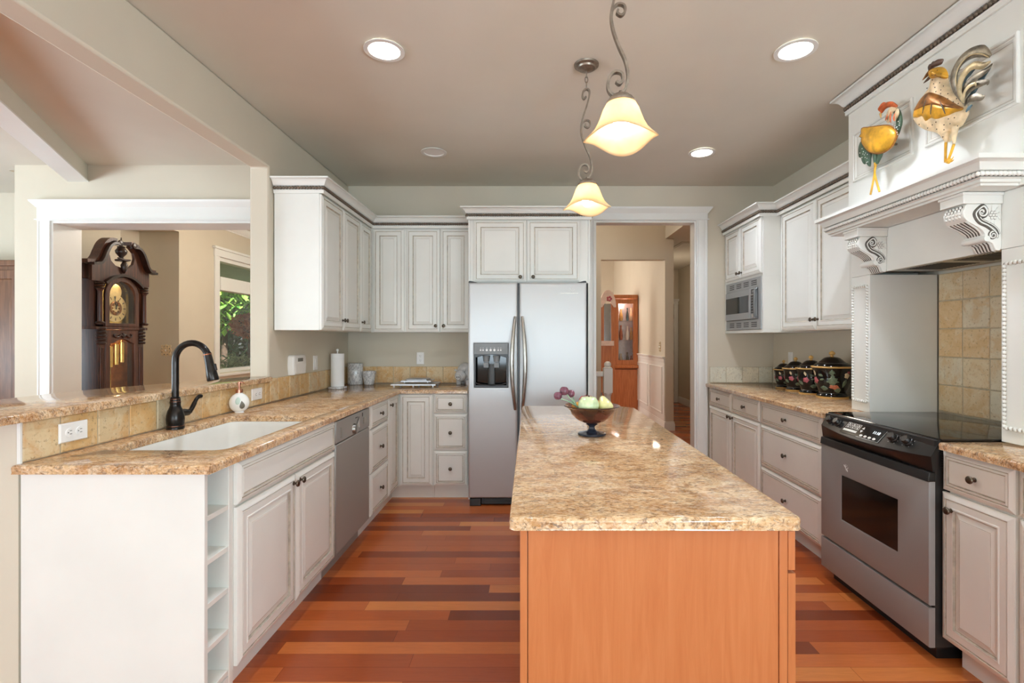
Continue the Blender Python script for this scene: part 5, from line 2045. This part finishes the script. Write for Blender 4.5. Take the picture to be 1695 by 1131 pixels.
class Sculpt:
    def __init__(self, name, label, X, ox, oy, sc):
        self.X, self.ox, self.oy, self.sc = X, ox, oy, sc
        self.T = FNX(X, 0, 0)
        self.root = None
        self.name, self.label = name, label

    def at(self, p, b=0.0):
        px, py = self.ox + p[0] / self.sc, self.oy + p[1] / self.sc
        Y = (self.X - b) * FPX / (px - CX)
        return (Y, EYE + (CY - py) * Y / FPX)

    def blob(self, part, pts, c, b0, depth, mat, parent=None, back=True):
        bb = b0 + depth * .3
        pts = smooth_outline([self.at(p, bb) for p in pts])
        mb = inflate(MB(), pts, self.at(c, bb), b0, depth, self.T, back)
        return mb.build(part, mat, parent or self.root, smooth=50)

    def ribbon(self, part, pts, rs, b0, mat, flat=.35, parent=None, k=5, m=.00047):
        q = [self.at(p, b0[i] if isinstance(b0, list) else b0) for i, p in enumerate(pts)]
        P = catmull([(a, b0 if not isinstance(b0, list) else b0[i], z) for i, (a, z) in enumerate(q)], k)
        R = []
        for i in range(len(rs) - 1):
            for j in range(k):
                u = j / k
                R.append((rs[i] + (rs[i + 1] - rs[i]) * u) * m)
        R.append(rs[-1] * m)
        return MB().tube(P, R, n=10, T=self.T, flat=(flat, 1), up=(0, 1, 0)).build(part, mat, parent or self.root, smooth=60)

    def start(self, c):
        a, z = self.at(c)
        self.root = thing(self.name, self.label, 'rooster decoration', (self.X, a, z))
        return self.root

    def peg(self, p, b1):
        a, z = self.at(p)
        MB().tube([(a, b1, z), (a, -(UX - self.X) + .0003, z)], .006, n=8, T=self.T).build('wall_peg', 'iron_bronze', self.root)

    def dots(self, pts, b, mat, parent, r=.0028):
        mb = MB()
        for p in pts:
            a, z = self.at(p[:2], b)
            mb.sphere((a, b if len(p) < 3 else p[2], z), (r, .0016, r), n=8, m=4, T=self.T)
        mb.build('spots', mat, parent, smooth=80)


S = Sculpt('rooster_ornament', 'large cream and gold spotted metal rooster with a tall silvery tail on the hood', 1.835, 1500, 70, 5.52)
S.start((350, 900))
body = S.blob('body', [(222, 325), (205, 400), (150, 480), (85, 590), (52, 680), (80, 745), (150, 800), (255, 828), (315, 868), (345, 912), (385, 900), (400, 830), (440, 790), (490, 755), (530, 680),
                       (546, 640), (522, 565), (490, 512), (430, 482), (390, 440), (366, 380), (354, 310), (335, 250), (290, 232), (240, 250)], (290, 620), -.006, .034, 'cream_enamel')
S.peg((320, 600), .0)
S.blob('head', [(212, 265), (245, 236), (300, 224), (340, 255), (356, 310), (335, 334), (285, 322), (228, 336), (212, 300)], (285, 280), .004, .036, 'yellow_enamel', body)
S.ribbon('beak', [(222, 268), (190, 300), (148, 348)], [26, 18, 2], .012, 'rust_enamel', .8, body)
S.ribbon('wattle', [(222, 312), (195, 340), (158, 374)], [18, 16, 3], .012, 'comb_metal', .6, body)
S.blob('comb', [(202, 266), (194, 232), (212, 200), (232, 192), (246, 172), (268, 172), (288, 154), (326, 154), (312, 196), (280, 214), (240, 232), (216, 262)], (250, 205), .004, .014, 'comb_metal', body)
wing = S.blob('wing', [(54, 680), (68, 610), (118, 522), (170, 470), (215, 455), (280, 475), (360, 520), (440, 570), (502, 606), (440, 640), (370, 682), (280, 716), (232, 702), (172, 728), (138, 682), (92, 690)],
              (260, 600), .014, .026, 'yellow_enamel', body)
S.blob('wing_edge', [(62, 630), (78, 588), (120, 520), (170, 469), (215, 454), (280, 474), (360, 519), (440, 569), (500, 604), (400, 612), (300, 592), (200, 596), (120, 614)], (270, 548), .019, .024, 'rust_enamel', wing)
for q in ([(204, 495), (168, 560), (148, 650)], [(242, 520), (228, 590), (222, 660)], [(300, 530), (330, 590), (356, 655)]):
    S.ribbon('slit', q, [4, 7, 4], [.037, .041, .037], 'dark_glaze', .5, wing)
S.dots([(250, 380), (305, 370), (262, 412), (316, 436), (340, 400), (270, 450), (315, 470), (380, 470), (380, 515), (430, 545), (460, 515), (475, 560), (118, 750), (195, 785), (238, 755), (270, 730), (278, 795), (345, 755), (345, 800), (385, 700), (400, 745), (335, 865), (440, 690), (470, 765), (190, 420), (240, 345)], .0275, 'stem_brown', body)
S.dots([(235, 270), (265, 298), (285, 255), (310, 320), (318, 288), (235, 300)], .0385, 'stem_brown', body, .0022)
for th, shk in (([(360, 830), (368, 870), (365, 915)], [(363, 916), (360, 1000), (358, 1098)]), ([(450, 770), (440, 850), (436, 930)], [(436, 932), (410, 1010), (380, 1084)])):
    lg = S.ribbon('leg', th, [34, 24, 12], .012, 'cream_enamel', .8)
    S.ribbon('shank', shk, [12, 11, 11], .012, 'yellow_enamel', 1.0, lg)
    for q in ([(shk[-1][0], shk[-1][1] - 8), (shk[-1][0] + 30, shk[-1][1] - 6), (shk[-1][0] + 52, shk[-1][1] - 40)], [(shk[-1][0], shk[-1][1] - 8), (shk[-1][0] + 30, shk[-1][1] + 6), (shk[-1][0] + 56, shk[-1][1] - 12)]):
        S.ribbon('claw', q, [9, 8, 2], [.012, .02, .016], 'yellow_enamel', 1.0, lg)
F = [('feather_metal', [(515, 545), (452, 430), (436, 320), (462, 230), (522, 150), (602, 98), (690, 82), (772, 125)], [8, 24, 32, 34, 38, 40, 40, 12], .022),
     ('feather_gold', [(520, 545), (488, 450), (500, 350), (552, 262), (622, 212), (700, 215), (772, 175)], [8, 20, 26, 28, 26, 24, 6], .034),
     ('feather_metal', [(520, 552), (512, 470), (545, 400), (605, 340), (682, 290), (742, 250), (788, 196)], [8, 18, 24, 26, 24, 18, 5], .026),
     ('feather_metal', [(526, 562), (542, 480), (592, 420), (662, 382), (738, 362), (744, 392)], [8, 20, 26, 26, 18, 5], .034),
     ('feather_gold', [(524, 558), (528, 470), (566, 410), (622, 380), (640, 400)], [6, 12, 14, 12, 4], .044),
     ('feather_metal', [(532, 584), (562, 532), (622, 504), (690, 506), (718, 484)], [8, 20, 28, 20, 4], .028),
     ('feather_blue', [(528, 560), (505, 420), (525, 330), (580, 265), (660, 200)], [10, 28, 34, 34, 10], .008),
     ('feather_blue', [(560, 520), (610, 460), (690, 330), (770, 230)], [10, 20, 24, 8], .006),
     ('feather_blue', [(545, 636), (572, 602), (604, 572)], [6, 16, 5], .012)]
for mat_, q, rs, b_ in F:
    S.ribbon('tail_feather', q, [v * 1.25 for v in rs], b_, mat_, .20)
S.ribbon('tail_edge', [(512, 545), (470, 440), (452, 330), (474, 240), (532, 160), (606, 112), (688, 108), (756, 140)], [4, 6, 6, 6, 6, 6, 6, 3], .030, 'feather_gold', .8)

S = Sculpt('rooster_ornament', 'small metal hen with a yellow wing and polka-dot green neck on the hood', 1.835, 1405, 160, 6.85)
S.start((300, 900))
m_ = .00047 * 5.52 / 6.85 * 1.22
body = S.ribbon('body', [(175, 560), (300, 560), (430, 520), (510, 440), (560, 350), (572, 270), (552, 190), (505, 130)], [40, 80, 80, 62, 46, 42, 42, 24], .006, 'green_enamel', .45, m=m_)
S.peg((380, 540), 0)
S.blob('tail', [(140, 500), (190, 560), (245, 640), (238, 700), (232, 792), (205, 772), (188, 722), (170, 768), (148, 742), (140, 690), (112, 692), (103, 640), (108, 560)], (170, 630), -.004, .016, 'green_enamel', body)
wing = S.blob('wing', [(136, 360), (200, 350), (300, 336), (420, 325), (490, 350), (532, 410), (520, 480), (470, 570), (390, 630), (290, 646), (210, 620), (150, 545), (132, 500), (135, 462), (112, 452), (132, 415)], (320, 480), .020, .026, 'yellow_enamel', body)
mb = MB()
ed = smooth_outline([S.at(p, .028) for p in [(136, 360), (200, 350), (300, 336), (420, 325), (490, 350), (532, 410), (520, 480), (470, 570), (390, 630), (290, 646), (210, 620), (150, 545), (132, 500), (135, 462), (112, 452), (132, 415)]])
mb.tube([(a, .022, z) for a, z in ed], .0035, n=6, closed=True, T=S.T)
mb.build('wing_edge', 'rust_enamel', wing, smooth=80)
S.ribbon('neck_feathers', [(545, 128), (500, 140), (462, 190), (448, 250), (452, 296)], [22, 44, 46, 38, 10], .020, 'cream_enamel', .35, body, m=m_)
S.ribbon('neck_feathers', [(550, 140), (545, 190), (530, 240), (525, 280)], [18, 36, 30, 8], .018, 'cream_enamel', .35, body, m=m_)
for q in ([(478, 170), (470, 230), (476, 296)], [(520, 190), (510, 240), (516, 276)], [(440, 200), (424, 246), (414, 270)]):
    S.ribbon('feather_tip', q, [5, 14, 5], .034, 'red_enamel', .4, body, m=m_)
head = S.ribbon('head', [(545, 112), (480, 88), (415, 106), (366, 168)], [14, 30, 34, 30], .022, 'red_enamel', .6, body, m=m_)
S.ribbon('beak', [(358, 190), (362, 215), (366, 246)], [16, 12, 2], .022, 'ceramic_gold', .7, head, m=m_)
S.blob('comb', [(340, 168), (328, 150), (345, 118), (368, 88), (388, 62), (406, 72), (404, 100), (378, 132), (352, 160)], (370, 115), .018, .014, 'red_enamel', head)
S.dots([(560, 280), (575, 300), (572, 325), (545, 345), (552, 372), (548, 405), (525, 330), (500, 318), (555, 430), (536, 352), (520, 355)], .026, 'white_plastic', body)
S.dots([(150, 590), (165, 625), (178, 660), (190, 640), (210, 655), (160, 650), (125, 640), (185, 690), (205, 700), (215, 740), (150, 690), (200, 745)], .012, 'white_plastic', body)
for th, shk in (([(300, 630), (300, 690), (298, 748)], [(298, 750), (290, 890), (246, 1114)]), ([(368, 620), (345, 690), (318, 762)], [(310, 764), (296, 880), (348, 1078)])):
    lg = S.ribbon('leg', th, [32, 28, 16], .010, 'green_enamel', .8, m=m_)
    S.ribbon('shank', shk, [13, 12, 12], .010, 'yellow_enamel', .8, lg, m=m_)

# ---------------------------------------------------------------- longcase clock in the entry
T = FX(-4.01, 4.94, 0)
clk = thing('grandfather_clock', 'tall dark carved longcase clock with a brass dial seen through the nook opening', 'clock', (-4.18, 4.94, 0))
MB().box(-.31, .31, -.36, 0, 0, .42, T).build('plinth', 'mahogany', clk, bevel=.006)
mb = MB()
mb.box(-.27, -.252, -.325, -.016, .42, 1.43, T)
mb.box(.252, .27, -.325, -.016, .42, 1.43, T)
mb.box(-.252, .252, -.325, -.016, .42, .44, T)
mb.build('trunk', 'mahogany', clk)
MB().box(-.251, .251, -.16, -.15, .441, 1.424, T).build('case_back', 'oak', clk)
TS = T @ Matrix(((1, 0, 0, 0), (0, 0, 1, 0), (0, 1, 0, 0), (0, 0, 0, 1)))
lowhole = [(-.145, .55), (.145, .55), (.145, 1.285), (.10, 1.295), (.06, 1.318), (.0, 1.335), (-.06, 1.318), (-.10, 1.295), (-.145, 1.285)]
d1 = MB().slab([(-.20, .44), (.20, .44), (.20, 1.42), (-.20, 1.42)], [lowhole], -.015, .006, ((0, .004), (.004, 0)), TS).build('trunk_door', 'mahogany', clk)
MB().box(-.148, .148, -.008, -.005, .548, 1.337, T).build('trunk_glass', 'clear_glass', d1)
mb = MB()
for s in (-1, 1):
    mb.tube(catmull([T @ Vector((s * q[0], .010, q[1])) for q in ((.0, 1.352), (.03, 1.372), (.06, 1.352), (.095, 1.352), (.11, 1.372), (.088, 1.380))], 4), [.010] * 10 + [.008] * 6 + [.005] * 5, n=8)
mb.sphere(T @ Vector((0, .010, 1.366)), (.012, .018, .026), n=10, m=8)
mb.build('carved_crest', 'carved_dark_wood', d1, smooth=60)
for s in (-1, 1):
    p = MB()
    p.box(s * .235 - .034, s * .235 + .034, -.015, .0, .42, 1.43, T)
    for k in (-1, 0, 1):
        p.tube([T @ Vector((s * .235 + k * .018, .002, .50)), T @ Vector((s * .235 + k * .018, .002, 1.25))], .0085, n=8)
    p.build('pilaster', 'mahogany', clk, smooth=40)
    p = MB()
    for i, z in enumerate((1.28, 1.315, 1.35, 1.385, 1.42)):
        p.lathe([(0, 0), (.034, .0), (.041, .010), (.041, .018), (.033, .027), (0, .027)], c=tuple(T @ Vector((s * .240, -.002, z))), n=14)
    p.build('carved_capital', 'carved_dark_wood', clk, smooth=40)
for k, x in enumerate((-.07, 0, .07)):
    MB().lathe([(0, 0), (.026, 0), (.026, .20), (.01, .205), (.004, .22), (0, .22)], c=tuple(T @ Vector((x, -.065, 1.06 + .02 * k))), n=20).build('weight', 'brass', clk, smooth=40)
mb = MB().lathe([(0, -.004), (.075, -.002), (.075, .002), (0, .006)], n=28, T=T @ Matrix.Translation((0, -.115, .68)), axis='y')
mb.box(-.006, .006, -.004, .0, 0, .65, T @ Matrix.Translation((0, -.115, .68)))
mb.build('pendulum', 'brass', clk)
point('clock_case_fill_point', T @ Vector((0, -.045, 1.39)), .5, .02, (255, 226, 170))  # added inside the case to brighten what is behind the glass
point('clock_dial_fill_point', T @ Vector((0, -.04, 1.90)), .5, .02, (255, 232, 185))  # added behind the glass to brighten the dial
# hood
mb = MB()
mb.box(-.30, .30, -.36, -.345, 1.43, 1.90, T)
mb.box(-.30, -.282, -.345, -.02, 1.43, 1.90, T)
mb.box(.282, .30, -.345, -.02, 1.43, 1.90, T)
mb.box(-.31, .31, -.36, .012, 1.425, 1.45, T)
hd = mb.build('hood', 'mahogany', clk)
MB().box(-.302, -.3005, -.24, -.235, 1.50, 1.80, T).build('side_door_edge', 'brass', hd)
arch = lambda r, z0, n_=13: [(r * math.cos(PI * k / (n_ - 1)), z0 + r * .92 * math.sin(PI * k / (n_ - 1))) for k in range(n_)]
hole_ = [(-.155, 1.485), (.155, 1.485)] + arch(.155, 1.75)
outr = [(-.205, 1.452), (.205, 1.452)] + arch(.205, 1.755)
d2 = MB().slab(outr, [hole_], -.012, .010, ((0, .004), (.005, 0)), TS).build('dial_door', 'mahogany', clk, smooth=30)
MB().slab([(-.157, 1.483), (.157, 1.483)] + arch(.157, 1.75), [], -.003, .0, ((0, 0),), TS).build('dial_glass', 'clear_glass', d2)
dl = MB().slab([(-.165, 1.475), (.165, 1.475)] + arch(.165, 1.75), [], -.075, -.07, ((0, 0),), TS).build('dial', 'brass', clk)
mb = MB().lathe([(0, 0), (.135, 0), (.135, .004), (0, .004)], n=40, T=T @ Matrix.Translation((0, -.07, 1.635)), axis='y')
mb.lathe([(0, 0), (.075, 0), (.075, .003), (0, .003)], n=30, T=T @ Matrix.Translation((0, -.07, 1.80)), axis='y')
mb.build('chapter_ring', 'dial_face', dl)
mb = MB()
for k in range(12):
    a = k * PI / 6
    mb.box(-.004, .004, -.0655, -.0645, .095, .122, T @ Matrix.Translation((0, 0, 1.635)) @ Matrix.Rotation(a, 4, 'Y'))
mb.build('numerals', 'stem_brown', dl)
mb = MB()
pr_ = [T @ Vector((.062 * math.cos(k * PI / 16), -.063, 1.635 + .062 * math.sin(k * PI / 16))) for k in range(32)]
mb.tube(pr_, .010, n=6, closed=True)
for k in range(8):
    mb.sphere(T @ Vector((.045 * math.cos(k * PI / 4), -.062, 1.635 + .045 * math.sin(k * PI / 4))), .012, n=8, m=6)
mb.build('dial_ornament', 'rust_enamel', dl, smooth=60)
mb = MB()
mb.box(-.005, .005, -.06, -.058, -.01, .085, T @ Matrix.Translation((0, 0, 1.635)) @ Matrix.Rotation(.35, 4, 'Y'))
mb.box(-.004, .004, -.057, -.055, -.01, .118, T @ Matrix.Translation((0, 0, 1.635)) @ Matrix.Rotation(-.2, 4, 'Y'))
mb.build('hands', 'black_gloss', dl)
for s in (-1, 1):
    p = MB().lathe([(.0, 1.47), (.030, 1.47), (.030, 1.49), (.021, 1.50), (.019, 1.78), (.024, 1.79), (.030, 1.80), (.030, 1.82), (0, 1.82)], c=tuple(T @ Vector((s * .268, .010, 0))), n=18)
    p.build('column', 'mahogany', hd, smooth=40)
    p = MB()
    for z in (1.475, 1.80, 1.825, 1.85):
        p.lathe([(0, 0), (.034, 0), (.040, .010), (.034, .020), (0, .020)], c=tuple(T @ Vector((s * .268, .010, z))), n=14)
    p.build('carved_capital', 'carved_dark_wood', hd, smooth=40)
half = [(.345, 1.875), (.345, 2.035), (.305, 2.045), (.272, 2.075), (.242, 2.14), (.202, 2.22), (.15, 2.268), (.10, 2.275), (.075, 2.252), (.10, 2.235), (.142, 2.20), (.155, 2.145), (.135, 2.085), (.085, 2.045), (0, 2.03)]
low = [(0, 1.95), (-.07, 1.94), (-.13, 1.915), (-.18, 1.89), (-.21, 1.872)]
poly = [(-.345, 1.875)] + [(-a, z) for a, z in half[1:-1]] + [half[-1]] + [(a, z) for a, z in reversed(half[:-1])] + [(-a, z) for a, z in reversed(low)] + low[1:]
pe = MB().slab(poly, [], -.025, .004, ((0, 0),), TS).build('pediment', 'mahogany', clk, smooth=30)
for s in (-1, 1):
    c_ = catmull([T @ Vector((s * a, -.02, z)) for a, z in ((.415, 2.045), (.36, 2.05), (.315, 2.062), (.28, 2.10), (.25, 2.165), (.208, 2.24), (.15, 2.285), (.085, 2.288))], 4)
    MB().tube(c_, 1, sq=(.016, .045), up=(0, 0, 1)).build('swan_neck', 'mahogany', pe, smooth=50)
    c_ = catmull([T @ Vector((s * a, .035, z - .022)) for a, z in ((.39, 2.045), (.35, 2.05), (.305, 2.062), (.27, 2.10), (.24, 2.165), (.20, 2.235), (.148, 2.272), (.09, 2.272))], 4)
    MB().tube(c_, 1, sq=(.012, .03), up=(0, 0, 1)).build('swan_neck_molding', 'carved_dark_wood', pe, smooth=50)
    MB().lathe([(0, 0), (.030, 0), (.026, .014), (.010, .018), (0, .018)], n=16, T=T @ Matrix.Translation((s * .085, .05, 2.262)), axis='y').build('rosette', 'carved_dark_wood', pe)
    x0, x1 = sorted((s * .30, s * .36))
    mb = MB().box(x0, x1, -.37, -.061, 1.89, 2.03, T)
    x0, x1 = sorted((s * .30, s * .40))
    mb.box(x0, x1, -.38, -.061, 2.03, 2.065, T)
    mb.build('side_cornice', 'mahogany', pe, bevel=.006)
MB().box(-.30, .30, -.36, -.061, 1.901, 2.03, T).build('hood_top', 'mahogany', pe)
mb = MB().tube(catmull([T @ Vector((a, .02, z)) for a, z in ((-.225, 1.86), (-.18, 1.895), (-.10, 1.938), (0, 1.955), (.10, 1.938), (.18, 1.895), (.225, 1.86))], 4), 1, sq=(.012, .022), up=(0, 1, 0))
mb.build('arch_molding', 'carved_dark_wood', pe, smooth=50)
mb = MB().lathe([(0, 0), (.05, .0), (.052, .012), (.02, .02), (.018, .04), (.045, .075), (.05, .10), (.03, .13), (.035, .14), (.012, .15), (.016, .17), (.008, .19), (.004, .23), (0, .235)], c=tuple(T @ Vector((0, -.01, 2.10))), n=18)
mb.tube([T @ Vector((-.075, .02, 2.12)), T @ Vector((0, .03, 2.105)), T @ Vector((.075, .02, 2.12))], [.008, .014, .008], n=8)
mb.lathe([(0, 0), (.012, -.01), (.03, -.05), (.026, -.09), (.01, -.13), (0, -.135)], c=tuple(T @ Vector((0, .02, 2.11))), n=12)
mb.build('finial', 'carved_dark_wood', pe, smooth=50)


def ornate_plate(label, T, w_, h_):
    t = thing('switch_plate', label, 'switch', T.translation)
    pts = []
    for k in range(32):
        a = 2 * PI * k / 32
        r = 1 + .12 * math.cos(8 * a)
        pts.append((w_ / 2 * r * max(-1, min(1, 1.2 * math.cos(a))), h_ / 2 * r * max(-1, min(1, 1.2 * math.sin(a)))))
    TT = T @ Matrix(((1, 0, 0, 0), (0, 0, 1, 0), (0, 1, 0, 0), (0, 0, 0, 1)))
    MB().slab(pts, [], 0, .008, ((0, .004), (.004, 0)), TT).build('plate', 'pottery_cream', t)
    mb = MB()
    for k in range(8):
        a = 2 * PI * k / 8 + .4
        mb.sphere(T @ Vector((w_ * .40 * math.cos(a), .008, h_ * .40 * math.sin(a))), (.008, .008, .008), n=8, m=6)
    mb.build('relief', 'feather_metal', t, smooth=60)
    MB().box(-.006, .006, .007, .016, -.012, .012, T).build('toggle', 'white_plastic', t)


ornate_plate('ornate cast double switch plate on the entry niche side wall', FNY(-4.56, 6.2995, 1.19), .13, .135)
ornate_plate('ornate cast switch plate on the hall wall above the chair rail', FNX(1.9745, 7.56, 1.215), .085, .14)

# tall brown wood cabinet at the far left, past the end of the nook wall
t = thing('armoire', 'tall brown wood cabinet cut off by the left edge behind the bar', 'armoire', (-5.5, 4.85, 0))
T = FNY(-6.1, 4.72, 0)
MB().box(0, 1.35, -.255, 0, 0, 2.02, T).build('carcass', 'walnut_door', t)
MB().box(-.03, 1.38, -.27, .02, 2.02, 2.075, T).build('cornice', 'walnut_door', t, bevel=.008)
for a in (.02, .685):
    MB().slab([(a, .08), (a + .645, .08), (a + .645, 1.98), (a, 1.98)], [], 0, .02, ((0, .002), (.002, 0), (.08, 0), (.09, .008), (.11, .004)), T @ Matrix(((1, 0, 0, 0), (0, 0, 1, 0), (0, 1, 0, 0), (0, 0, 0, 1)))).build('door', 'walnut_door', t)

# ---------------------------------------------------------------- hall beyond the doorway
t = thing('curio_cabinet', 'tall oak curio cabinet with a glass door against the hall wall', 'curio cabinet', (1.75, 9.25, 0))
T = FNY(1.528, 9.06, 0)
W_ = .435
MB().box(0, W_, -.40, 0, 0, .78, T).build('base', 'oak_wood', t)
MB().tube([T @ Vector((-.012, .004, .83)), T @ Vector((W_ + .006, .004, .83))], .034, n=10).build('waist_molding', 'oak_wood', t, smooth=60)
mb = MB()
mb.box(0, .018, -.40, -.02, .86, 2.06, T)
mb.box(W_ - .018, W_, -.40, -.02, .86, 2.06, T)
mb.box(.018, W_ - .018, -.40, -.385, .86, 2.06, T)
mb.box(0, W_, -.40, 0, .80, .86, T)
mb.build('case', 'oak_wood', t)
MB().box(.02, W_ - .02, -.384, -.38, .862, 2.055, T).build('mirror_back', 'tray_silver', t)
MB().box(-.015, W_ + .0, -.41, .02, 2.06, 2.13, T).build('cornice', 'oak_wood', t, bevel=.012)
d = MB().slab([(0, .865), (W_, .865), (W_, 2.055), (0, 2.055)], [[(.085, .95), (W_ - .085, .95), (W_ - .085, 1.97), (.085, 1.97)]], -.018, .0, ((0, .003), (.003, 0)), T @ Matrix(((1, 0, 0, 0), (0, 0, 1, 0), (0, 1, 0, 0), (0, 0, 0, 1)))).build('door', 'oak_wood', t)
MB().box(.083, W_ - .083, -.012, -.009, .948, 1.972, T).build('glass', 'clear_glass', d)
for z in (1.305, 1.655):
    MB().box(.02, W_ - .02, -.38, -.03, z, z + .008, T).build('shelf', 'clear_glass', t)
rnd = random.Random(3)
for lv_, (zb, nm) in enumerate(((.8605, 'bottom'), (1.3135, 'middle'), (1.6635, 'top'))):
    for k in range(4):
        a, b_ = .075 + k * .095, -.10 - .12 * (k % 2)
        hh = rnd.uniform(.16, .27)
        r = rnd.uniform(.028, .042)
        o = MB().lathe([(0, 0), (r * .7, 0), (r, hh * .25), (r * .8, hh * .55), (r * .35, hh * .8), (r * .5, hh), (0, hh)], c=tuple(T @ Vector((a, b_, zb))), n=14)
        c1 = ['feather_blue', 'pottery_cream', 'slate_leaf', 'pottery_orange', 'porcelain', 'ceramic_gold'][(k + lv_ * 2) % 6]
        o = recentre(o.build('china_vase', c1, smooth=60))
        tag(o, 'small china vase on the %s shelf of the oak curio cabinet' % nm, 'vase', 'china vases on the %s curio shelf' % nm)
point('curio_fill_point', (1.75, 9.14, 1.99), 1.3, .05, (255, 244, 230))  # unseen point light, added inside to brighten the vases
# painted hall mirror stand with an arched pink top
t = thing('mirror_stand', 'slim oak mirror stand with a rounded pale pink painted top in the hall', 'mirror stand', (1.22, 8.4, 0))
T = FNY(1.0, 8.35, 0)
MB().box(.19, .245, -.05, 0, 0, 1.92, T).build('post', 'oak_wood', t)
MB().box(.365, .425, -.05, 0, 0, 1.92, T).build('post', 'oak_wood', t)
MB().box(.245, .365, -.045, -.03, 1.3, 1.92, T).build('mirror', 'chrome', t)
MB().box(.245, .365, -.045, -.01, 0, 1.22, T).build('lower_panel', 'oak_wood', t)
mb = MB()
mb.loft([[(.31 + (.135 * math.cos(PI * k / 20)), b, 1.86 + .285 * math.sin(PI * k / 20)) for k in range(21)] + [(.31 - .095, b, 1.86), (.31 - .03, b, 1.96), (.31 + .03, b, 1.96), (.31 + .095, b, 1.86)] for b in (-.03, .015)], T=T)
tp = mb.build('arched_top', 'soft_pink', t)
mb = MB()
for k in range(5):
    a = 2 * PI * k / 5
    mb.sphere(T @ Vector((.33 + .03 * math.cos(a), .018, 2.0 + .03 * math.sin(a))), (.02, .006, .02), n=8, m=6)
mb.build('painted_rose', 'pottery_pink', tp, smooth=60)
MB().box(.20, .41, -.02, .02, 1.22, 1.30, T).build('shelf', 'soft_pink', t)
# stair railing
t = thing('stair_railing', 'white stair newel post with a railing of turned balusters beyond the doorway', 'railing', (.75, 6.3, 0))
nx, ny = .985, 6.3
mb = MB()
mb.box(nx - .055, nx + .055, ny - .055, ny + .055, 0, .32)
mb.lathe([(.05, .32), (.055, .33), (.040, .35), (.045, .50), (.038, .60), (.045, .63), (.052, .64), (.052, .66), (0, .66)], c=(nx, ny, 0), n=20)
mb.box(nx - .055, nx + .055, ny - .055, ny + .055, .66, .965)
mb.lathe([(.05, .965), (.055, .972), (.035, .985), (.046, 1.0), (.042, 1.03), (.02, 1.05), (0, 1.052)], c=(nx, ny, 0), n=20)
mb.build('newel_post', 'white_trim', t, smooth=30)
MB().box(-.6, nx - .056, ny - .035, ny + .035, .86, .925).build('handrail', 'white_trim', t, bevel=.012)
MB().box(-.6, nx - .056, ny - .03, ny + .03, .06, .10).build('bottom_rail', 'white_trim', t)
for k in range(10):
    x = nx - .145 - k * .14
    MB().lathe([(0, .101), (.018, .101), (.018, .30), (.012, .33), (.015, .50), (.011, .68), (.018, .70), (.018, .859), (0, .859)], c=(x, ny, 0), n=10).build('baluster', 'white_trim', t, smooth=40)

# ---------------------------------------------------------------- trees outside the entry window
def tree(name, label, x, y, z0, h_, r, mat, nleaf, seed, trunk=True, ls=.14, cat='tree', flat=1.0):
    rnd = random.Random(seed)
    t = thing(name, label, cat, (x, y, -.15))
    if trunk:
        mb = MB().tube([(x, y, -.15), (x + .05, y, z0), (x, y, z0 + h_ * .5)], [.09, .07, .03], n=8)
        for k in range(6):
            a = k * 1.05
            mb.tube([(x, y, z0 + h_ * .1 * k * .6), (x + r * .6 * math.cos(a), y + r * .6 * math.sin(a), z0 + h_ * (.3 + .1 * k))], [.035, .012], n=6)
        mb.build('trunk', 'bark', t)
    mb = MB()
    for k in range(nleaf):
        while True:
            p = Vector((rnd.uniform(-1, 1), rnd.uniform(-1, 1), rnd.uniform(-1, 1)))
            if .35 < p.length < 1:
                break
        c = Vector((x + p.x * r, y + p.y * r, z0 + h_ / 2 + p.z * h_ / 2 * flat))
        s = ls * rnd.uniform(.6, 1.3)
        R = Matrix.Rotation(rnd.uniform(0, 6.28), 3, 'Z') @ Matrix.Rotation(rnd.uniform(-1.0, 1.0), 3, 'X')
        q = [R @ Vector(v) * s for v in ((0, -1, 0), (.45, -.2, .1), (.3, .5, .05), (0, 1, -.1), (-.3, .5, .05), (-.45, -.2, .1))]
        mb.add([tuple(c + v) for v in q], [(0, 1, 2, 3), (0, 3, 4, 5)])
    o = mb.build('foliage', mat, t, fix=False)
    return t


tree('green_tree', 'bright green leafy tree outside the entry window', -8.3, 13.6, 1.5, 3.4, 1.5, 'leaf_green', 3000, 1)
tree('green_tree', 'yellow-green tree filling the top of the entry window', -12.2, 20.5, 1.4, 5.4, 2.3, 'leaf_green', 3400, 4, ls=.20)
tree('red_maple', 'small red-leaved maple outside the entry window', -6.22, 11.15, 1.34, .56, .40, 'leaf_red', 520, 2, ls=.085)
tree('evergreen', 'dark green evergreen mass behind the red maple', -9.6, 16.7, -.1, 2.7, 1.5, 'leaf_dark', 3000, 3, trunk=False, cat='shrub')
tree('pale_shrub', 'low pale green shrub under the entry window', -5.65, 9.6, -.1, 1.15, .55, 'leaf_pale', 1300, 5, trunk=False, ls=.06, cat='shrub')
